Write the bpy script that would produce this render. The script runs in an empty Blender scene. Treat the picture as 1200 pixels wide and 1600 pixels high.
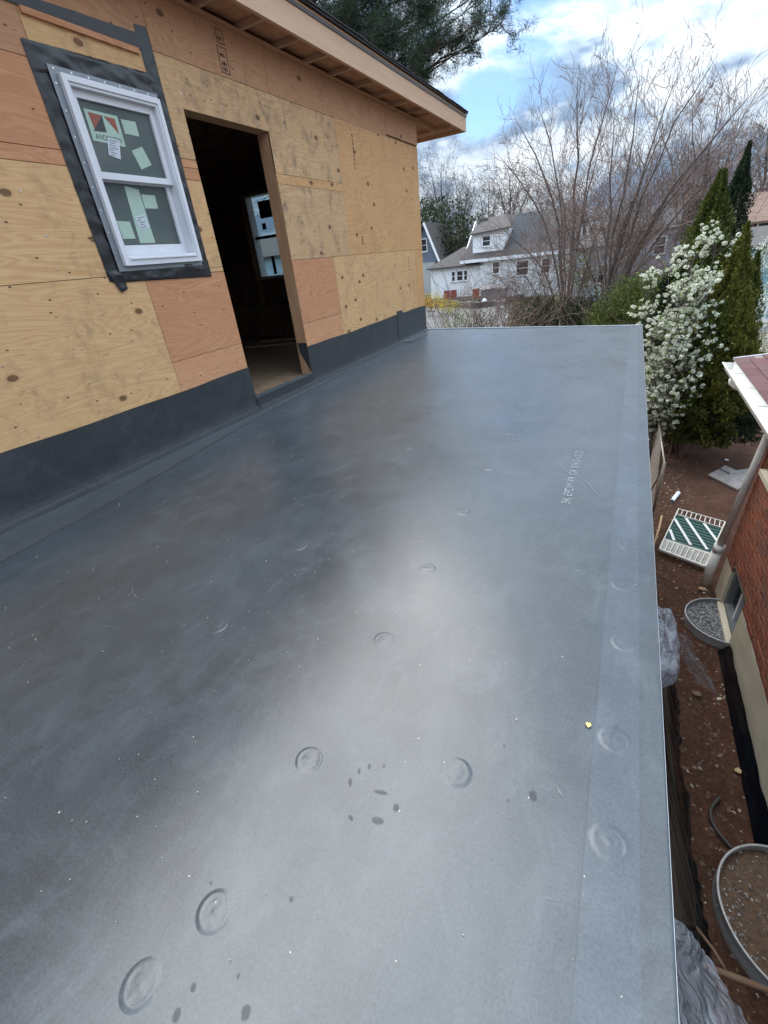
import bpy, bmesh, math, random
import numpy as np
from mathutils import Vector, Matrix, noise
random.seed(7); RNG = np.random.default_rng(7)
SC = bpy.context.scene
COL = SC.collection
# ------------------------------------------------------------------ camera
FPX = 683.19
R = Matrix(((0.89332085, 0.14183186, -0.42645233),
            (0.43806596, -0.48673996, 0.75576612),
            (-0.10037967, -0.86195588, -0.49694666)))
# rows above take camera coords (x right, y down, z forward) to world
R = Matrix([[-R[0][j] if False else R[0][j] for j in range(3)], R[1], R[2]])
CAM = Vector((0, 0, 1.145))
def ray(u, v): return R @ Vector((u-600, v-800, FPX))
def at_y(u, v, y): r = ray(u, v); return CAM + r*((y-CAM.y)/r.y)
def at_z(u, v, z): r = ray(u, v); return CAM + r*((z-CAM.z)/r.z)
def at_x(u, v, x): r = ray(u, v); return CAM + r*((x-CAM.x)/r.x)
cd = bpy.data.cameras.new('camera'); cam = bpy.data.objects.new('camera', cd); COL.objects.link(cam)
cd.sensor_fit = 'VERTICAL'; cd.sensor_height = 36; cd.lens = FPX/1600*36
cd.clip_start = 0.02; cd.clip_end = 3000
cx, cy, cz = [R @ Vector(a) for a in ((1,0,0), (0,-1,0), (0,0,-1))]
M = Matrix((cx, cy, cz)).transposed().to_4x4(); M.translation = CAM
cam.matrix_world = M
SC.camera = cam
# ------------------------------------------------------------------ light, sky
SUN_EL, SUN_AZ = math.radians(51), math.radians(304)     # azimuth clockwise from +Y
SC.view_settings.view_transform = 'Standard'; SC.view_settings.look = 'None'
SC.view_settings.exposure = 2.02; SC.view_settings.gamma = 1.0; SC.view_settings.use_curve_mapping = False
sd = Vector((math.sin(SUN_AZ)*math.cos(SUN_EL), math.cos(SUN_AZ)*math.cos(SUN_EL), math.sin(SUN_EL)))
sl = bpy.data.lights.new('sun', 'SUN'); sun = bpy.data.objects.new('sun', sl); COL.objects.link(sun)
sl.energy = 1.15; sl.angle = math.radians(58); sl.color = (1, .94, .86)
sun.rotation_euler = (-sd).to_track_quat('-Z', 'Y').to_euler()
W = bpy.data.worlds.new('World'); SC.world = W; W.use_nodes = True
def build_world():
    nt = W.node_tree; N = nt.nodes; L = nt.links; N.clear()
    out = N.new('ShaderNodeOutputWorld')
    sky = N.new('ShaderNodeTexSky'); sky.sky_type = 'NISHITA'; sky.sun_disc = False
    sky.sun_elevation = SUN_EL; sky.sun_rotation = SUN_AZ; sky.air_density = 1.0; sky.dust_density = .15; sky.ozone_density = 6
    b1 = N.new('ShaderNodeBackground'); b1.inputs[1].default_value = .05
    L.new(sky.outputs[0], b1.inputs[0])
    tc = N.new('ShaderNodeTexCoord')
    sep = N.new('ShaderNodeSeparateXYZ'); L.new(tc.outputs['Generated'], sep.inputs[0])
    def m(op, a, b=None, clamp=False):
        n = N.new('ShaderNodeMath'); n.operation = op; n.use_clamp = clamp
        for i, x in enumerate((a, b)):
            if x is None: continue
            if isinstance(x, (int, float)): n.inputs[i].default_value = x
            else: L.new(x, n.inputs[i])
        return n.outputs[0]
    zz = m('ADD', m('MAXIMUM', sep.outputs[2], 0.0), .40)
    cb = N.new('ShaderNodeCombineXYZ')
    L.new(m('DIVIDE', sep.outputs[0], zz), cb.inputs[0]); L.new(m('DIVIDE', sep.outputs[1], zz), cb.inputs[1])
    def noi(scale, det, rough, dist=0, off=(0,0,0), sc3=(1,1,1)):
        mp = N.new('ShaderNodeMapping'); mp.inputs['Location'].default_value = off; mp.inputs['Scale'].default_value = sc3
        mp.inputs['Rotation'].default_value = (0, 0, .6)
        L.new(cb.outputs[0], mp.inputs[0])
        n = N.new('ShaderNodeTexNoise'); n.inputs['Scale'].default_value = scale; n.inputs['Detail'].default_value = det
        n.inputs['Roughness'].default_value = rough; n.inputs['Distortion'].default_value = dist
        L.new(mp.outputs[0], n.inputs['Vector']); return n.outputs['Fac']
    # blue gaps
    gap = None
    for (u, v, rad) in ((845, -10, .10), (895, -50, .10), (768, 152, .045)):
        d = ray(u, v).normalized()
        vm = N.new('ShaderNodeVectorMath'); vm.operation = 'DISTANCE'; L.new(tc.outputs['Generated'], vm.inputs[0]); vm.inputs[1].default_value = d
        g = m('SUBTRACT', 1.0, m('DIVIDE', vm.outputs['Value'], rad*2.6), True)
        gap = g if gap is None else m('MAXIMUM', gap, g)
    n0 = noi(2.6, 10, .62, .6, (3.1, .4, 0))
    cov = m('ADD', m('MULTIPLY', n0, .9), m('MULTIPLY', gap, .60))
    mr = N.new('ShaderNodeMapRange'); mr.interpolation_type = 'SMOOTHSTEP'
    L.new(cov, mr.inputs['Value']); mr.inputs['From Min'].default_value = .72; mr.inputs['From Max'].default_value = .92
    mr.inputs['To Min'].default_value = 1.0; mr.inputs['To Max'].default_value = .04
    cr = N.new('ShaderNodeValToRGB')
    n1 = noi(1.9, 10, .58, .35, (1.3, 7.7, 0), (1, 1.4, 1))
    n2 = noi(7.5, 8, .6, .3, (4.2, 1.1, 0))
    L.new(m('ADD', m('MULTIPLY', n1, .68), m('MULTIPLY', n2, .32)), cr.inputs[0])
    e = cr.color_ramp.elements
    e[0].position = .44; e[0].color = (.21, .29, .41, 1)
    e[1].position = .61; e[1].color = (.80, .85, .90, 1)
    x = e.new(.50); x.color = (.48, .57, .67, 1)
    b2 = N.new('ShaderNodeBackground'); L.new(m('ADD', .235, m('MULTIPLY', m('MAXIMUM', sep.outputs[2], 0.0), 1.05)), b2.inputs[1]); L.new(cr.outputs[0], b2.inputs[0])
    mx = N.new('ShaderNodeMixShader'); L.new(mr.outputs[0], mx.inputs[0]); L.new(b1.outputs[0], mx.inputs[1]); L.new(b2.outputs[0], mx.inputs[2])
    L.new(mx.outputs[0], out.inputs[0])
build_world()

# ------------------------------------------------------------------ materials
MATS = {}
class NB:
    def __init__(s, name):
        s.m = bpy.data.materials.new(name); s.m.use_nodes = True; s.nt = s.m.node_tree
        s.N = s.nt.nodes; s.L = s.nt.links; s.b = s.N['Principled BSDF']; s.out = s.N['Material Output']
        s.tc = s.N.new('ShaderNodeTexCoord')
    def new(s, t, **k):
        n = s.N.new(t)
        for a, v in k.items(): setattr(n, a, v)
        return n
    def put(s, n, i, v):
        if hasattr(v, 'is_linked') or hasattr(v, 'links'): s.L.new(v, n.inputs[i])
        else: n.inputs[i].default_value = v
    def coord(s, scale=(1,1,1), loc=(0,0,0), rot=(0,0,0), rnd=False):
        mp = s.new('ShaderNodeMapping'); mp.inputs['Scale'].default_value = scale; mp.inputs['Location'].default_value = loc; mp.inputs['Rotation'].default_value = rot
        src = s.tc.outputs['Object']
        if rnd:
            oi = s.new('ShaderNodeObjectInfo'); vm = s.new('ShaderNodeVectorMath', operation='SCALE')
            cbn = s.new('ShaderNodeCombineXYZ')
            for i in range(3): s.L.new(oi.outputs['Random'], cbn.inputs[i])
            s.L.new(cbn.outputs[0], vm.inputs[0]); vm.inputs['Scale'].default_value = 37.0
            ad = s.new('ShaderNodeVectorMath', operation='ADD'); s.L.new(src, ad.inputs[0]); s.L.new(vm.outputs[0], ad.inputs[1]); src = ad.outputs[0]
        s.L.new(src, mp.inputs[0]); return mp.outputs[0]
    def noise(s, vec, scale, detail=6, rough=.6, dist=0):
        n = s.new('ShaderNodeTexNoise'); s.put(n, 'Vector', vec); s.put(n, 'Scale', scale); s.put(n, 'Detail', detail); s.put(n, 'Roughness', rough); s.put(n, 'Distortion', dist)
        return n.outputs['Fac']
    def ramp(s, fac, stops, interp='LINEAR'):
        r = s.new('ShaderNodeValToRGB'); s.L.new(fac, r.inputs[0]); e = r.color_ramp.elements; r.color_ramp.interpolation = interp
        while len(e) < len(stops): e.new(.5)
        for i, (p, c) in enumerate(stops):
            e[i].position = p; c = (c, c, c) if isinstance(c, (int, float)) else c; e[i].color = (*c[:3], 1)
        return r.outputs['Color']
    def mix(s, f, a, b, blend='MIX'):
        n = s.new('ShaderNodeMix', data_type='RGBA', blend_type=blend)
        for i, v in ((0, f), (6, a), (7, b)):
            if isinstance(v, tuple): v = (*v[:3], 1)
            s.put(n, i, v)
        return n.outputs[2]
    def math(s, op, a, b=0.0, clamp=False):
        n = s.new('ShaderNodeMath', operation=op, use_clamp=clamp); s.put(n, 0, a); s.put(n, 1, b); return n.outputs[0]
    def bump(s, h, strength=.3, dist=.01):
        n = s.new('ShaderNodeBump'); s.L.new(h, n.inputs['Height']); n.inputs['Strength'].default_value = strength; n.inputs['Distance'].default_value = dist
        s.L.new(n.outputs[0], s.b.inputs['Normal']); return n
    def base(s, c, rough=.6, metal=0, spec=.5):
        s.put(s.b, 'Base Color', (*c[:3], 1) if isinstance(c, tuple) else c); s.put(s.b, 'Roughness', rough); s.b.inputs['Metallic'].default_value = metal; s.b.inputs['Specular IOR Level'].default_value = spec
def simple(name, c1, c2=None, rough=.6, scale=6, metal=0, bump=.15, spec=.5, stretch=(1,1,1), rnd=False, bscale=None, island=0):
    if name in MATS: return MATS[name]
    k = NB(name); v = k.coord(stretch, rnd=rnd); c2 = c2 or tuple(x*.7 for x in c1)
    f = k.noise(v, scale, 8, .65)
    c = k.mix(k.ramp(f, ((.32, 0.0), (.68, 1.0))), c2, c1)
    if rnd:
        oi = k.new('ShaderNodeObjectInfo'); c = k.mix(1.0, c, k.ramp(oi.outputs['Random'], ((0, .8), (1, 1.0))), 'MULTIPLY')
    if island:
        g = k.new('ShaderNodeNewGeometry'); c = k.mix(1.0, c, k.ramp(g.outputs['Random Per Island'], ((0, 1-island), (1, 1.0))), 'MULTIPLY')
    k.base(c, k.math('ADD', k.math('MULTIPLY', f, .15), rough-.07), metal, spec)
    if bump: k.bump(k.noise(v, bscale or scale*6, 5), bump, .004)
    MATS[name] = k.m; return k.m
def yz(k, v):
    a = k.new('ShaderNodeSeparateXYZ'); b = k.new('ShaderNodeCombineXYZ'); k.L.new(v, a.inputs[0]); k.L.new(a.outputs[1], b.inputs[0]); k.L.new(a.outputs[2], b.inputs[1]); return b.outputs[0]
def ply(name, light, dark, knots=.5, swirl=1.0, weather=.0):
    """rotary-cut plywood face: long grain along Y with cathedral figure, knots and patches"""
    if name in MATS: return MATS[name]
    k = NB(name); v = k.coord((1, 1, 1), rnd=True)
    vs = k.coord((1, .16, 1.25), rnd=True)
    warp = k.noise(vs, 2.2, 4, .5)
    cb = k.new('ShaderNodeCombineXYZ'); k.L.new(k.math('MULTIPLY', warp, 1.0), cb.inputs[2])
    # growth-ring contour lines = bands of a stretched noise
    a = k.noise(k.coord((1, .26, 2.4), rnd=True), 2.3, 3, .5, .7*swirl)
    rings = k.math('PINGPONG', k.math('MULTIPLY', a, 22.0), .5)
    rl = k.ramp(rings, ((0, 0.0), (.5, .75), (1, 1.0)))
    fine = k.noise(k.coord((1, 4, 120), rnd=True), 3, 4, .6)
    big = k.noise(k.coord((1, .5, 1), rnd=True), 2.2, 4, .55)
    c = k.mix(rl, tuple(x*m_ for x, m_ in zip(light, (.77, .67, .56))), light)
    c = k.mix(k.ramp(big, ((.35, 0.0), (.7, 1.0))), c, k.mix(.5, c, dark))
    c = k.mix(k.math('MULTIPLY', k.ramp(fine, ((.45, 0.0), (.7, 1.0))), .6), c, dark)
    # short dark checks and mildew smears
    ck = k.noise(k.coord((1, 5, 26), rnd=True), 2.0, 5, .6)
    c = k.mix(k.math('MULTIPLY', k.ramp(ck, ((.66, 0.0), (.72, 1.0))), .55), c, tuple(x*.35 for x in dark))
    if weather:
        wn = k.noise(k.coord((1, 1.4, 1), rnd=True), 2.8, 8, .7); w2 = k.noise(k.coord((1, 7, 5), rnd=True), 2.2, 6, .7)
        wf = k.math('MULTIPLY', k.ramp(wn, ((.46, 0.0), (.66, 1.0))), k.ramp(w2, ((.42, 0.0), (.62, 1.0))))
        c = k.mix(k.math('MULTIPLY', wf, weather), c, (.10, .085, .075))
    # knots: sparse, with dark ring
    vo = k.new('ShaderNodeTexVoronoi', feature='F1'); vo.voronoi_dimensions = '2D'; k.L.new(yz(k, k.coord((1, 2.1, 3.4), rnd=True)), vo.inputs['Vector']); vo.inputs['Scale'].default_value = 1.15; vo.inputs['Randomness'].default_value = 1
    sz = k.math('GREATER_THAN', vo.outputs['Color'], .80-knots*.5)
    kn = k.math('MULTIPLY', k.ramp(vo.outputs['Distance'], ((0, .9), (.045, .75), (.062, 1.0), (.072, .25), (.12, 0.0))), sz)
    c = k.mix(kn, c, (.09, .035, .015))
    v2 = k.new('ShaderNodeTexVoronoi', feature='F1'); v2.voronoi_dimensions = '2D'; k.L.new(yz(k, k.coord((1, 5, 9), loc=(0, 3.3, 1.7), rnd=True)), v2.inputs['Vector']); v2.inputs['Scale'].default_value = 1.4
    pk = k.math('MULTIPLY', k.ramp(v2.outputs['Distance'], ((0, 1.0), (.05, .8), (.08, 0.0))), k.math('GREATER_THAN', v2.outputs['Color'], .72))
    c = k.mix(pk, c, (.07, .035, .02))
    k.base(c, .72, 0, .3)
    k.bump(k.math('ADD', k.math('MULTIPLY', fine, .6), rings), .25, .002)
    MATS[name] = k.m; return k.m
def stain_free(): pass
ply_yellow = ply('plywood_yellow', (.72, .475, .25), (.60, .365, .175), .30, .9, .4)
ply_tan = ply('plywood_tan', (.67, .46, .26), (.48, .29, .155), .25, 1.3, .95)
ply_orange = ply('plywood_orange', (.69, .43, .21), (.54, .29, .13), .3, .9, .3)
ply_red = ply('plywood_red', (.62, .33, .185), (.48, .215, .11), .15, 1.0)
ply_pink = ply('plywood_pink', (.68, .38, .22), (.54, .25, .13), .1, 1.6)
ply_brown = ply('plywood_brown', (.56, .33, .19), (.42, .22, .12), .2, .8, .35)
lumber = simple('framing_lumber', (.56, .35, .20), (.46, .26, .13), .7, 3, stretch=(6, 1, 6), rnd=True, bump=.2)
lumber_x = simple('lookout_lumber', (.55, .38, .26), (.42, .27, .17), .7, 3, stretch=(1, 6, 6), rnd=True, bump=.2)
lumber_z = simple('stud_lumber', (.50, .29, .16), (.38, .20, .10), .7, 3, stretch=(6, 6, .8), rnd=True, bump=.2)
fascia_m = simple('fascia_wood', (.62, .42, .28), (.54, .34, .21), .65, 3, stretch=(6, .7, 6), bump=.15)
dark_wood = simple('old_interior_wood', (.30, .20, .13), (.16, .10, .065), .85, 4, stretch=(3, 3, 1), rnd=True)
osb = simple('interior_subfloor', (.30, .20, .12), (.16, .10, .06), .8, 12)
tape_m = simple('black_flashing_tape', (.022, .023, .027), (.012, .013, .016), .33, 5, bump=.6, bscale=14)
white_vinyl = simple('white_vinyl', (.74, .75, .78), (.66, .67, .71), .35, 4, bump=.03)
grey_flange = simple('grey_nailing_flange', (.26, .28, .30), (.2, .22, .25), .4, 9, .3, bump=.1)
steel = simple('screw_steel', (.75, .75, .75), (.5, .5, .5), .25, 5, 1)
shingle_dark = simple('dark_asphalt_shingle', (.07, .07, .075), (.035, .035, .04), .9, 40, bump=.6)
def epdm(name, base, base2, rough, ior=1.5):
    k = NB(name); v = k.coord()
    g = k.noise(v, 1.3, 6, .6); h = k.noise(k.coord((1, .8, 1), rot=(0, 0, .5)), 4.2, 10, .74, .9); s = k.noise(k.coord((1.8, .9, 1), rot=(0, 0, -.9)), 3.4, 9, .74, 1.6)
    fine = k.noise(v, 160, 3, .7); wv = k.noise(k.coord((14, .5, 1)), 6, 6, .7); wv2 = k.noise(k.coord((.5, 14, 1)), 6, 6, .7)
    c = k.mix(k.ramp(g, ((.3, 0.0), (.7, 1.0))), base2, base)
    c = k.mix(k.math('MULTIPLY', k.ramp(h, ((.46, 0.0), (.74, 1.0))), .34), c, tuple(min(1, (x*.5+.018)*2.8) for x in base))
    c = k.mix(k.math('MULTIPLY', k.ramp(s, ((.52, 0.0), (.72, 1.0))), .32), c, tuple(min(1, (x*.5+.018)*2.8) for x in base))
    c = k.mix(k.math('MULTIPLY', k.ramp(wv, ((.5, 0.0), (.72, 1.0))), .06), c, tuple(min(1, x*2.2) for x in base))
    c = k.mix(k.math('MULTIPLY', k.ramp(wv2, ((.5, 0.0), (.72, 1.0))), .12), c, tuple(min(1, x*2.2) for x in base))
    sp = k.new('ShaderNodeTexVoronoi', feature='F1'); k.L.new(v, sp.inputs['Vector']); sp.inputs['Scale'].default_value = 26
    spk = k.math('MULTIPLY', k.math('LESS_THAN', sp.outputs['Distance'], .045), k.math('GREATER_THAN', sp.outputs['Color'], .72))
    c = k.mix(k.math('MULTIPLY', spk, .7), c, (.55, .52, .45))
    c = k.mix(.09, c, k.ramp(fine, ((.3, 0.0), (.7, .30))))
    lo = k.noise(k.coord((1, .8, 1)), 3.1, 4, .55); rr = k.math('ADD', k.math('MULTIPLY', lo, .26), rough-.13)
    rr = k.math('ADD', rr, k.math('MULTIPLY', k.math('SUBTRACT', h, .5), .05))
    k.base(c, rr, 0, .5)
    k.b.inputs['IOR'].default_value = ior; k.b.inputs['Sheen Weight'].default_value = .30; k.b.inputs['Sheen Roughness'].default_value = .35; k.b.inputs['Sheen Tint'].default_value = (.8, .9, 1, 1)
    hgt = k.math('ADD', k.math('MULTIPLY', fine, .12), k.math('MULTIPLY', k.noise(k.coord((1, .8, 1)), 4.2, 3, .5), 1.0))
    k.bump(k.math('ADD', hgt, k.math('MULTIPLY', k.noise(v, 30, 4, .6), .25)), .26, .004)
    MATS[name] = k.m; return k.m
roof_m = epdm('epdm_membrane', (.030, .043, .053), (.014, .018, .023), .31, 1.58)
flash_m = epdm('epdm_flashing', (.018, .022, .027), (.013, .016, .020), .52, 1.42)
lap_m = epdm('epdm_lap', (.036, .042, .048), (.026, .030, .035), .42, 1.55)
strip_m = epdm('epdm_edge_strip', (.037, .051, .066), (.026, .036, .047), .30, 1.58)
seam_m = simple('seam_caulk', (.012, .012, .014), (.03, .03, .034), .6, 30)
mark_m = simple('damp_mark', (.018, .021, .025), (.028, .032, .037), .5, 60, spec=.3); mark_m.node_tree.nodes['Principled BSDF'].inputs['Alpha'].default_value = .34
print_m = simple('white_print', (.27, .30, .32), (.13, .15, .16), .6, 90)
scuff_m = simple('chalk_scuff', (.22, .23, .24), (.10, .11, .12), .36, 70, spec=.8); scuff_m.node_tree.nodes['Principled BSDF'].inputs['Alpha'].default_value = .5

# ------------------------------------------------------------------ mesh building
class MB:
    def __init__(s): s.v = []; s.f = []; s.q = []          # python lists, plus numpy blocks (verts, faces)
    def poly(s, pts):
        n = len(s.v); s.v += [tuple(p) for p in pts]; s.f.append(tuple(range(n, n+len(pts)))); return s
    def box(s, x0, x1, y0, y1, z0, z1):
        n = len(s.v)
        s.v += [(x, y, z) for z in (z0, z1) for x, y in ((x0, y0), (x1, y0), (x1, y1), (x0, y1))]
        s.f += [tuple(n+i for i in f) for f in ((0,3,2,1), (4,5,6,7), (0,1,5,4), (1,2,6,5), (2,3,7,6), (3,0,4,7))]; return s
    def prism(s, pts, d):
        """closed polygon pts extruded by vector d"""
        n = len(s.v); k = len(pts); d = Vector(d)
        s.v += [tuple(p) for p in pts] + [tuple(Vector(p)+d) for p in pts]
        s.f.append(tuple(range(n+k-1, n-1, -1))); s.f.append(tuple(range(n+k, n+2*k)))
        for i in range(k): j = (i+1) % k; s.f.append((n+i, n+j, n+k+j, n+k+i))
        return s
    def beam(s, a, b, w, h, up=(0,0,1)):
        a = Vector(a); b = Vector(b); t = (b-a).normalized(); u = Vector(up); x = t.cross(u)
        if x.length < 1e-4: x = t.cross(Vector((1,0,0)))
        x.normalize(); y = x.cross(t).normalized()
        return s.prism([a-x*w/2-y*h/2, a+x*w/2-y*h/2, a+x*w/2+y*h/2, a-x*w/2+y*h/2], b-a)
    def tube(s, pts, r, sides=8, cap=True):
        pts = [Vector(p) for p in pts]; n0 = len(s.v); k = len(pts)
        up = None
        for i, p in enumerate(pts):
            t = (pts[min(i+1, k-1)]-pts[max(i-1, 0)]).normalized()
            if up is None: up = t.orthogonal().normalized()
            up = (up - t*up.dot(t)).normalized(); w = t.cross(up)
            rr = r[i] if isinstance(r, (list, tuple)) else r
            for j in range(sides):
                a = 2*math.pi*j/sides; s.v.append(tuple(p+(up*math.cos(a)+w*math.sin(a))*rr))
        for i in range(k-1):
            for j in range(sides):
                j2 = (j+1) % sides; s.f.append((n0+i*sides+j, n0+i*sides+j2, n0+(i+1)*sides+j2, n0+(i+1)*sides+j))
        if cap: s.f.append(tuple(n0+j for j in range(sides-1, -1, -1))); s.f.append(tuple(n0+(k-1)*sides+j for j in range(sides)))
        return s
    def grid(s, fn, nu, nv):
        n = len(s.v)
        for i in range(nu+1):
            for j in range(nv+1): s.v.append(tuple(fn(i/nu, j/nv)))
        for i in range(nu):
            for j in range(nv):
                a = n+i*(nv+1)+j; s.f.append((a, a+nv+1, a+nv+2, a+1))
        return s
    def np(s, verts, k):
        """numpy soup: verts (n*k,3), faces of k verts"""
        s.q.append((np.asarray(verts, dtype=np.float32).reshape(-1, 3), k)); return s
    def build(s, name, m, parent=None, origin=None, smooth=False, kind=None, bevel=0):
        me = bpy.data.meshes.new(name)
        o0 = Vector(parent['_o']) if parent is not None and '_o' in parent else Vector(origin or (0,0,0))
        if s.q:
            V = [np.array(s.v, dtype=np.float32).reshape(-1, 3)] + [a for a, k in s.q]; faces = []; loops = [np.array([i for f in s.f for i in f], dtype=np.int32)]
            cnt = [np.array([len(f) for f in s.f], dtype=np.int32)]; base = len(s.v)
            for a, k in s.q:
                loops.append(np.arange(base, base+len(a), dtype=np.int32)); cnt.append(np.full(len(a)//k, k, dtype=np.int32)); base += len(a)
            V = np.concatenate(V)-np.array(o0, dtype=np.float32); Lp = np.concatenate(loops); C = np.concatenate(cnt)
            me.vertices.add(len(V)); me.vertices.foreach_set('co', V.ravel()); me.loops.add(len(Lp)); me.loops.foreach_set('vertex_index', Lp)
            me.polygons.add(len(C)); me.polygons.foreach_set('loop_start', np.concatenate(([0], np.cumsum(C)[:-1])).astype(np.int32)); me.update(calc_edges=True)
        else:
            me.from_pydata([tuple(Vector(p)-o0) for p in s.v], [], s.f); me.update()
        if smooth: me.polygons.foreach_set('use_smooth', [True]*len(me.polygons))
        me.materials.append(m)
        if bevel:
            bm = bmesh.new(); bm.from_mesh(me); bmesh.ops.remove_doubles(bm, verts=bm.verts, dist=1e-5)
            bmesh.ops.bevel(bm, geom=[e for e in bm.edges if len(e.link_faces) == 2 and e.calc_face_angle(0) > .6], offset=bevel, segments=2, affect='EDGES', profile=.7)
            bm.to_mesh(me); bm.free()
        o = bpy.data.objects.new(name, me); COL.objects.link(o)
        if parent is not None:
            o.parent = parent
            if '_o' in parent: o['_o'] = parent['_o']
        elif origin is not None: o.location = origin; o['_o'] = tuple(origin)
        else: o['_o'] = (0, 0, 0)
        if kind: o['kind'] = kind
        return o
def tag(o, label, cat, group=None):
    o['label'] = label; o['category'] = cat
    if group: o['group'] = group
    return o
def thing(name, loc, label, cat, group=None):
    o = bpy.data.objects.new(name, None); COL.objects.link(o); o.location = loc; o['_o'] = tuple(loc); o.empty_display_size = .2
    return tag(o, label, cat, group)
def struct(o): o['kind'] = 'structure'; return o
def rects_minus(y0, y1, z0, z1, holes):
    rs = [(y0, y1, z0, z1)]
    for (a, b, c, d) in holes:
        out = []
        for (p, q, r, s) in rs:
            if b <= p or a >= q or d <= r or c >= s: out.append((p, q, r, s)); continue
            if a > p: out.append((p, a, r, s))
            if b < q: out.append((b, q, r, s))
            m0, m1 = max(a, p), min(b, q)
            if c > r: out.append((m0, m1, r, c))
            if d < s: out.append((m0, m1, d, s))
        rs = out
    return rs
def text_mesh(name, s, size, m, parent, mat4, extrude=0.0):
    cu = bpy.data.curves.new(name, 'FONT'); cu.body = s; cu.size = size; cu.extrude = extrude; cu.align_x = 'LEFT'
    t = bpy.data.objects.new(name+'_c', cu); COL.objects.link(t)
    dg = bpy.context.evaluated_depsgraph_get(); me = bpy.data.meshes.new_from_object(t.evaluated_get(dg)); me.name = name
    bpy.data.objects.remove(t); me.transform(mat4); me.transform(Matrix.Translation(-Vector(parent['_o'])))
    me.materials.clear(); me.materials.append(m)
    o = bpy.data.objects.new(name, me); COL.objects.link(o); o.parent = parent; o['_o'] = parent['_o']; return o

GZ = -2.8      # yard level; the flat roof is z = 0
# ------------------------------------------------------------------ ground
def ground_h(x, y):
    d = math.hypot(x-1, y-4); f = max(0, 1-d/16)
    h = .035*noise.noise(Vector((x*1.7, y*1.7, 0))) + .018*noise.noise(Vector((x*6, y*6, 3)))+.008*noise.noise(Vector((x*17, y*17, 3)))
    if x > 1.25 and y < 5.5: h *= .3
    return GZ + h*f
def build_ground():
    mb = MB()
    def axis(c, fine, n, far):
        a = [c+fine*(i-n) for i in range(2*n+1)]; s = fine; lo, hi = a[0], a[-1]
        while hi < c+far: s *= 1.35; lo -= s; hi += s; a = [lo]+a+[hi]
        return a
    xs = axis(1.6, .05, 34, 900); ys = axis(5.5, .06, 110, 1500)
    n = len(ys)
    for x in xs:
        for y in ys: mb.v.append((x, y, ground_h(x, y)))
    for i in range(len(xs)-1):
        for j in range(n-1): a = i*n+j; mb.f.append((a, a+n, a+n+1, a+1))
    k = NB('ground'); v = k.coord()
    big = k.noise(v, .5, 6, .6); mid = k.noise(v, 3.5, 9, .7); fine = k.noise(v, 38, 8, .75); vf = k.noise(v, 150, 4, .7)
    dirt = k.mix(k.ramp(mid, ((.3, 0.0), (.7, 1.0))), (.060, .028, .017), (.15, .074, .047))
    dirt = k.mix(k.ramp(fine, ((.35, 0.0), (.62, .85))), tuple([.035, .018, .012]), dirt)
    dirt = k.mix(k.ramp(vf, ((.66, 0.0), (.74, .55))), dirt, (.30, .22, .17))
    grass = k.mix(k.ramp(mid, ((.35, 0.0), (.7, 1.0))), (.055, .06, .025), (.13, .13, .055))
    grass = k.mix(k.ramp(big, ((.45, 0.0), (.6, .7))), grass, (.10, .085, .05))
    sep = k.new('ShaderNodeSeparateXYZ'); k.L.new(v, sep.inputs[0])
    far = k.math('ADD', k.math('MULTIPLY', k.math('SUBTRACT', sep.outputs[1], 13.5), .35), k.math('MULTIPLY', big, 1.0), True)
    k.base(k.mix(far, dirt, grass), .95, 0, .2)
    k.bump(k.math('ADD', k.math('MULTIPLY', fine, .5), mid), .8, .03)
    o = mb.build('ground', k.m, smooth=True); struct(o)
build_ground()
asph = simple('pale_asphalt', (.135, .135, .13), (.10, .10, .10), .9, 1.5, bump=.2)
def build_road():
    mb = MB()
    pts = [at_z(u, v, GZ) for u, v in ((664, 512), (812, 508), (812, 478), (664, 478))]
    y0, y1 = 23.5, 38.5
    mb.poly([(-24, y0, GZ+.012), (-5.2, y0, GZ+.012), (-8.0, y1, GZ+.012), (-30, y1, GZ+.012)])
    struct(mb.build('parking_lot', asph))
build_road()

# ------------------------------------------------------------------ house under construction
WX = -3.094
DOOR = (3.21, 4.19, .10, 2.247); WIN = (2.30, 2.95, 1.30, 2.235)
CORNER = 7.75; WTOP = 2.84
house = thing('wooden_house', (WX, 3.0, GZ), 'unfinished house clad in bare plywood sheets with an open doorway beside the flat roof', 'house')
T = .012
def sheet(y0, y1, z0, z1, m, out=0.0):
    g = .0018
    mb = MB()
    for (a, b, c, d) in rects_minus(y0+g, y1-g, z0+g, z1-g, [DOOR, WIN]): mb.box(WX-T+out, WX+out, a, b, c, d)
    return mb.build('plywood_sheet', m, house)
sheet(0.0, 2.42, 0, 1.233, ply_yellow); sheet(-2.44, 0.0, 0, 1.233, ply_yellow); sheet(-4, -2.44, 0, 1.233, ply_red)
sheet(2.42, 3.21, .619, 1.20, ply_red, .001); sheet(2.42, 3.21, 0, .619, ply_pink)
sheet(2.42, 3.21, 1.20, 1.233, ply_yellow)
sheet(.6, 3.21, 1.233, 1.818, ply_yellow); sheet(-1.84, .6, 1.233, 1.818, ply_tan); sheet(-4, -1.84, 1.233, 1.818, ply_yellow)
sheet(.2, 3.21, 1.818, 1.893, ply_red, -.001); sheet(-4, .2, 1.818, 1.893, ply_pink)
sheet(-.2, 2.19, 1.893, 2.291, ply_red); sheet(-4, -.2, 1.893, 2.291, ply_orange)
sheet(-.2, 2.19, 2.291, WTOP, ply_brown); sheet(-4, -.2, 2.291, WTOP, ply_red)
sheet(2.19, 3.06, 1.893, 2.50, ply_yellow); sheet(2.19, 3.06, 2.50, WTOP, ply_brown)
sheet(3.06, 5.397, 1.945, 2.52, ply_tan); sheet(3.06, 3.21, 1.893, 1.945, ply_pink)
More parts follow.
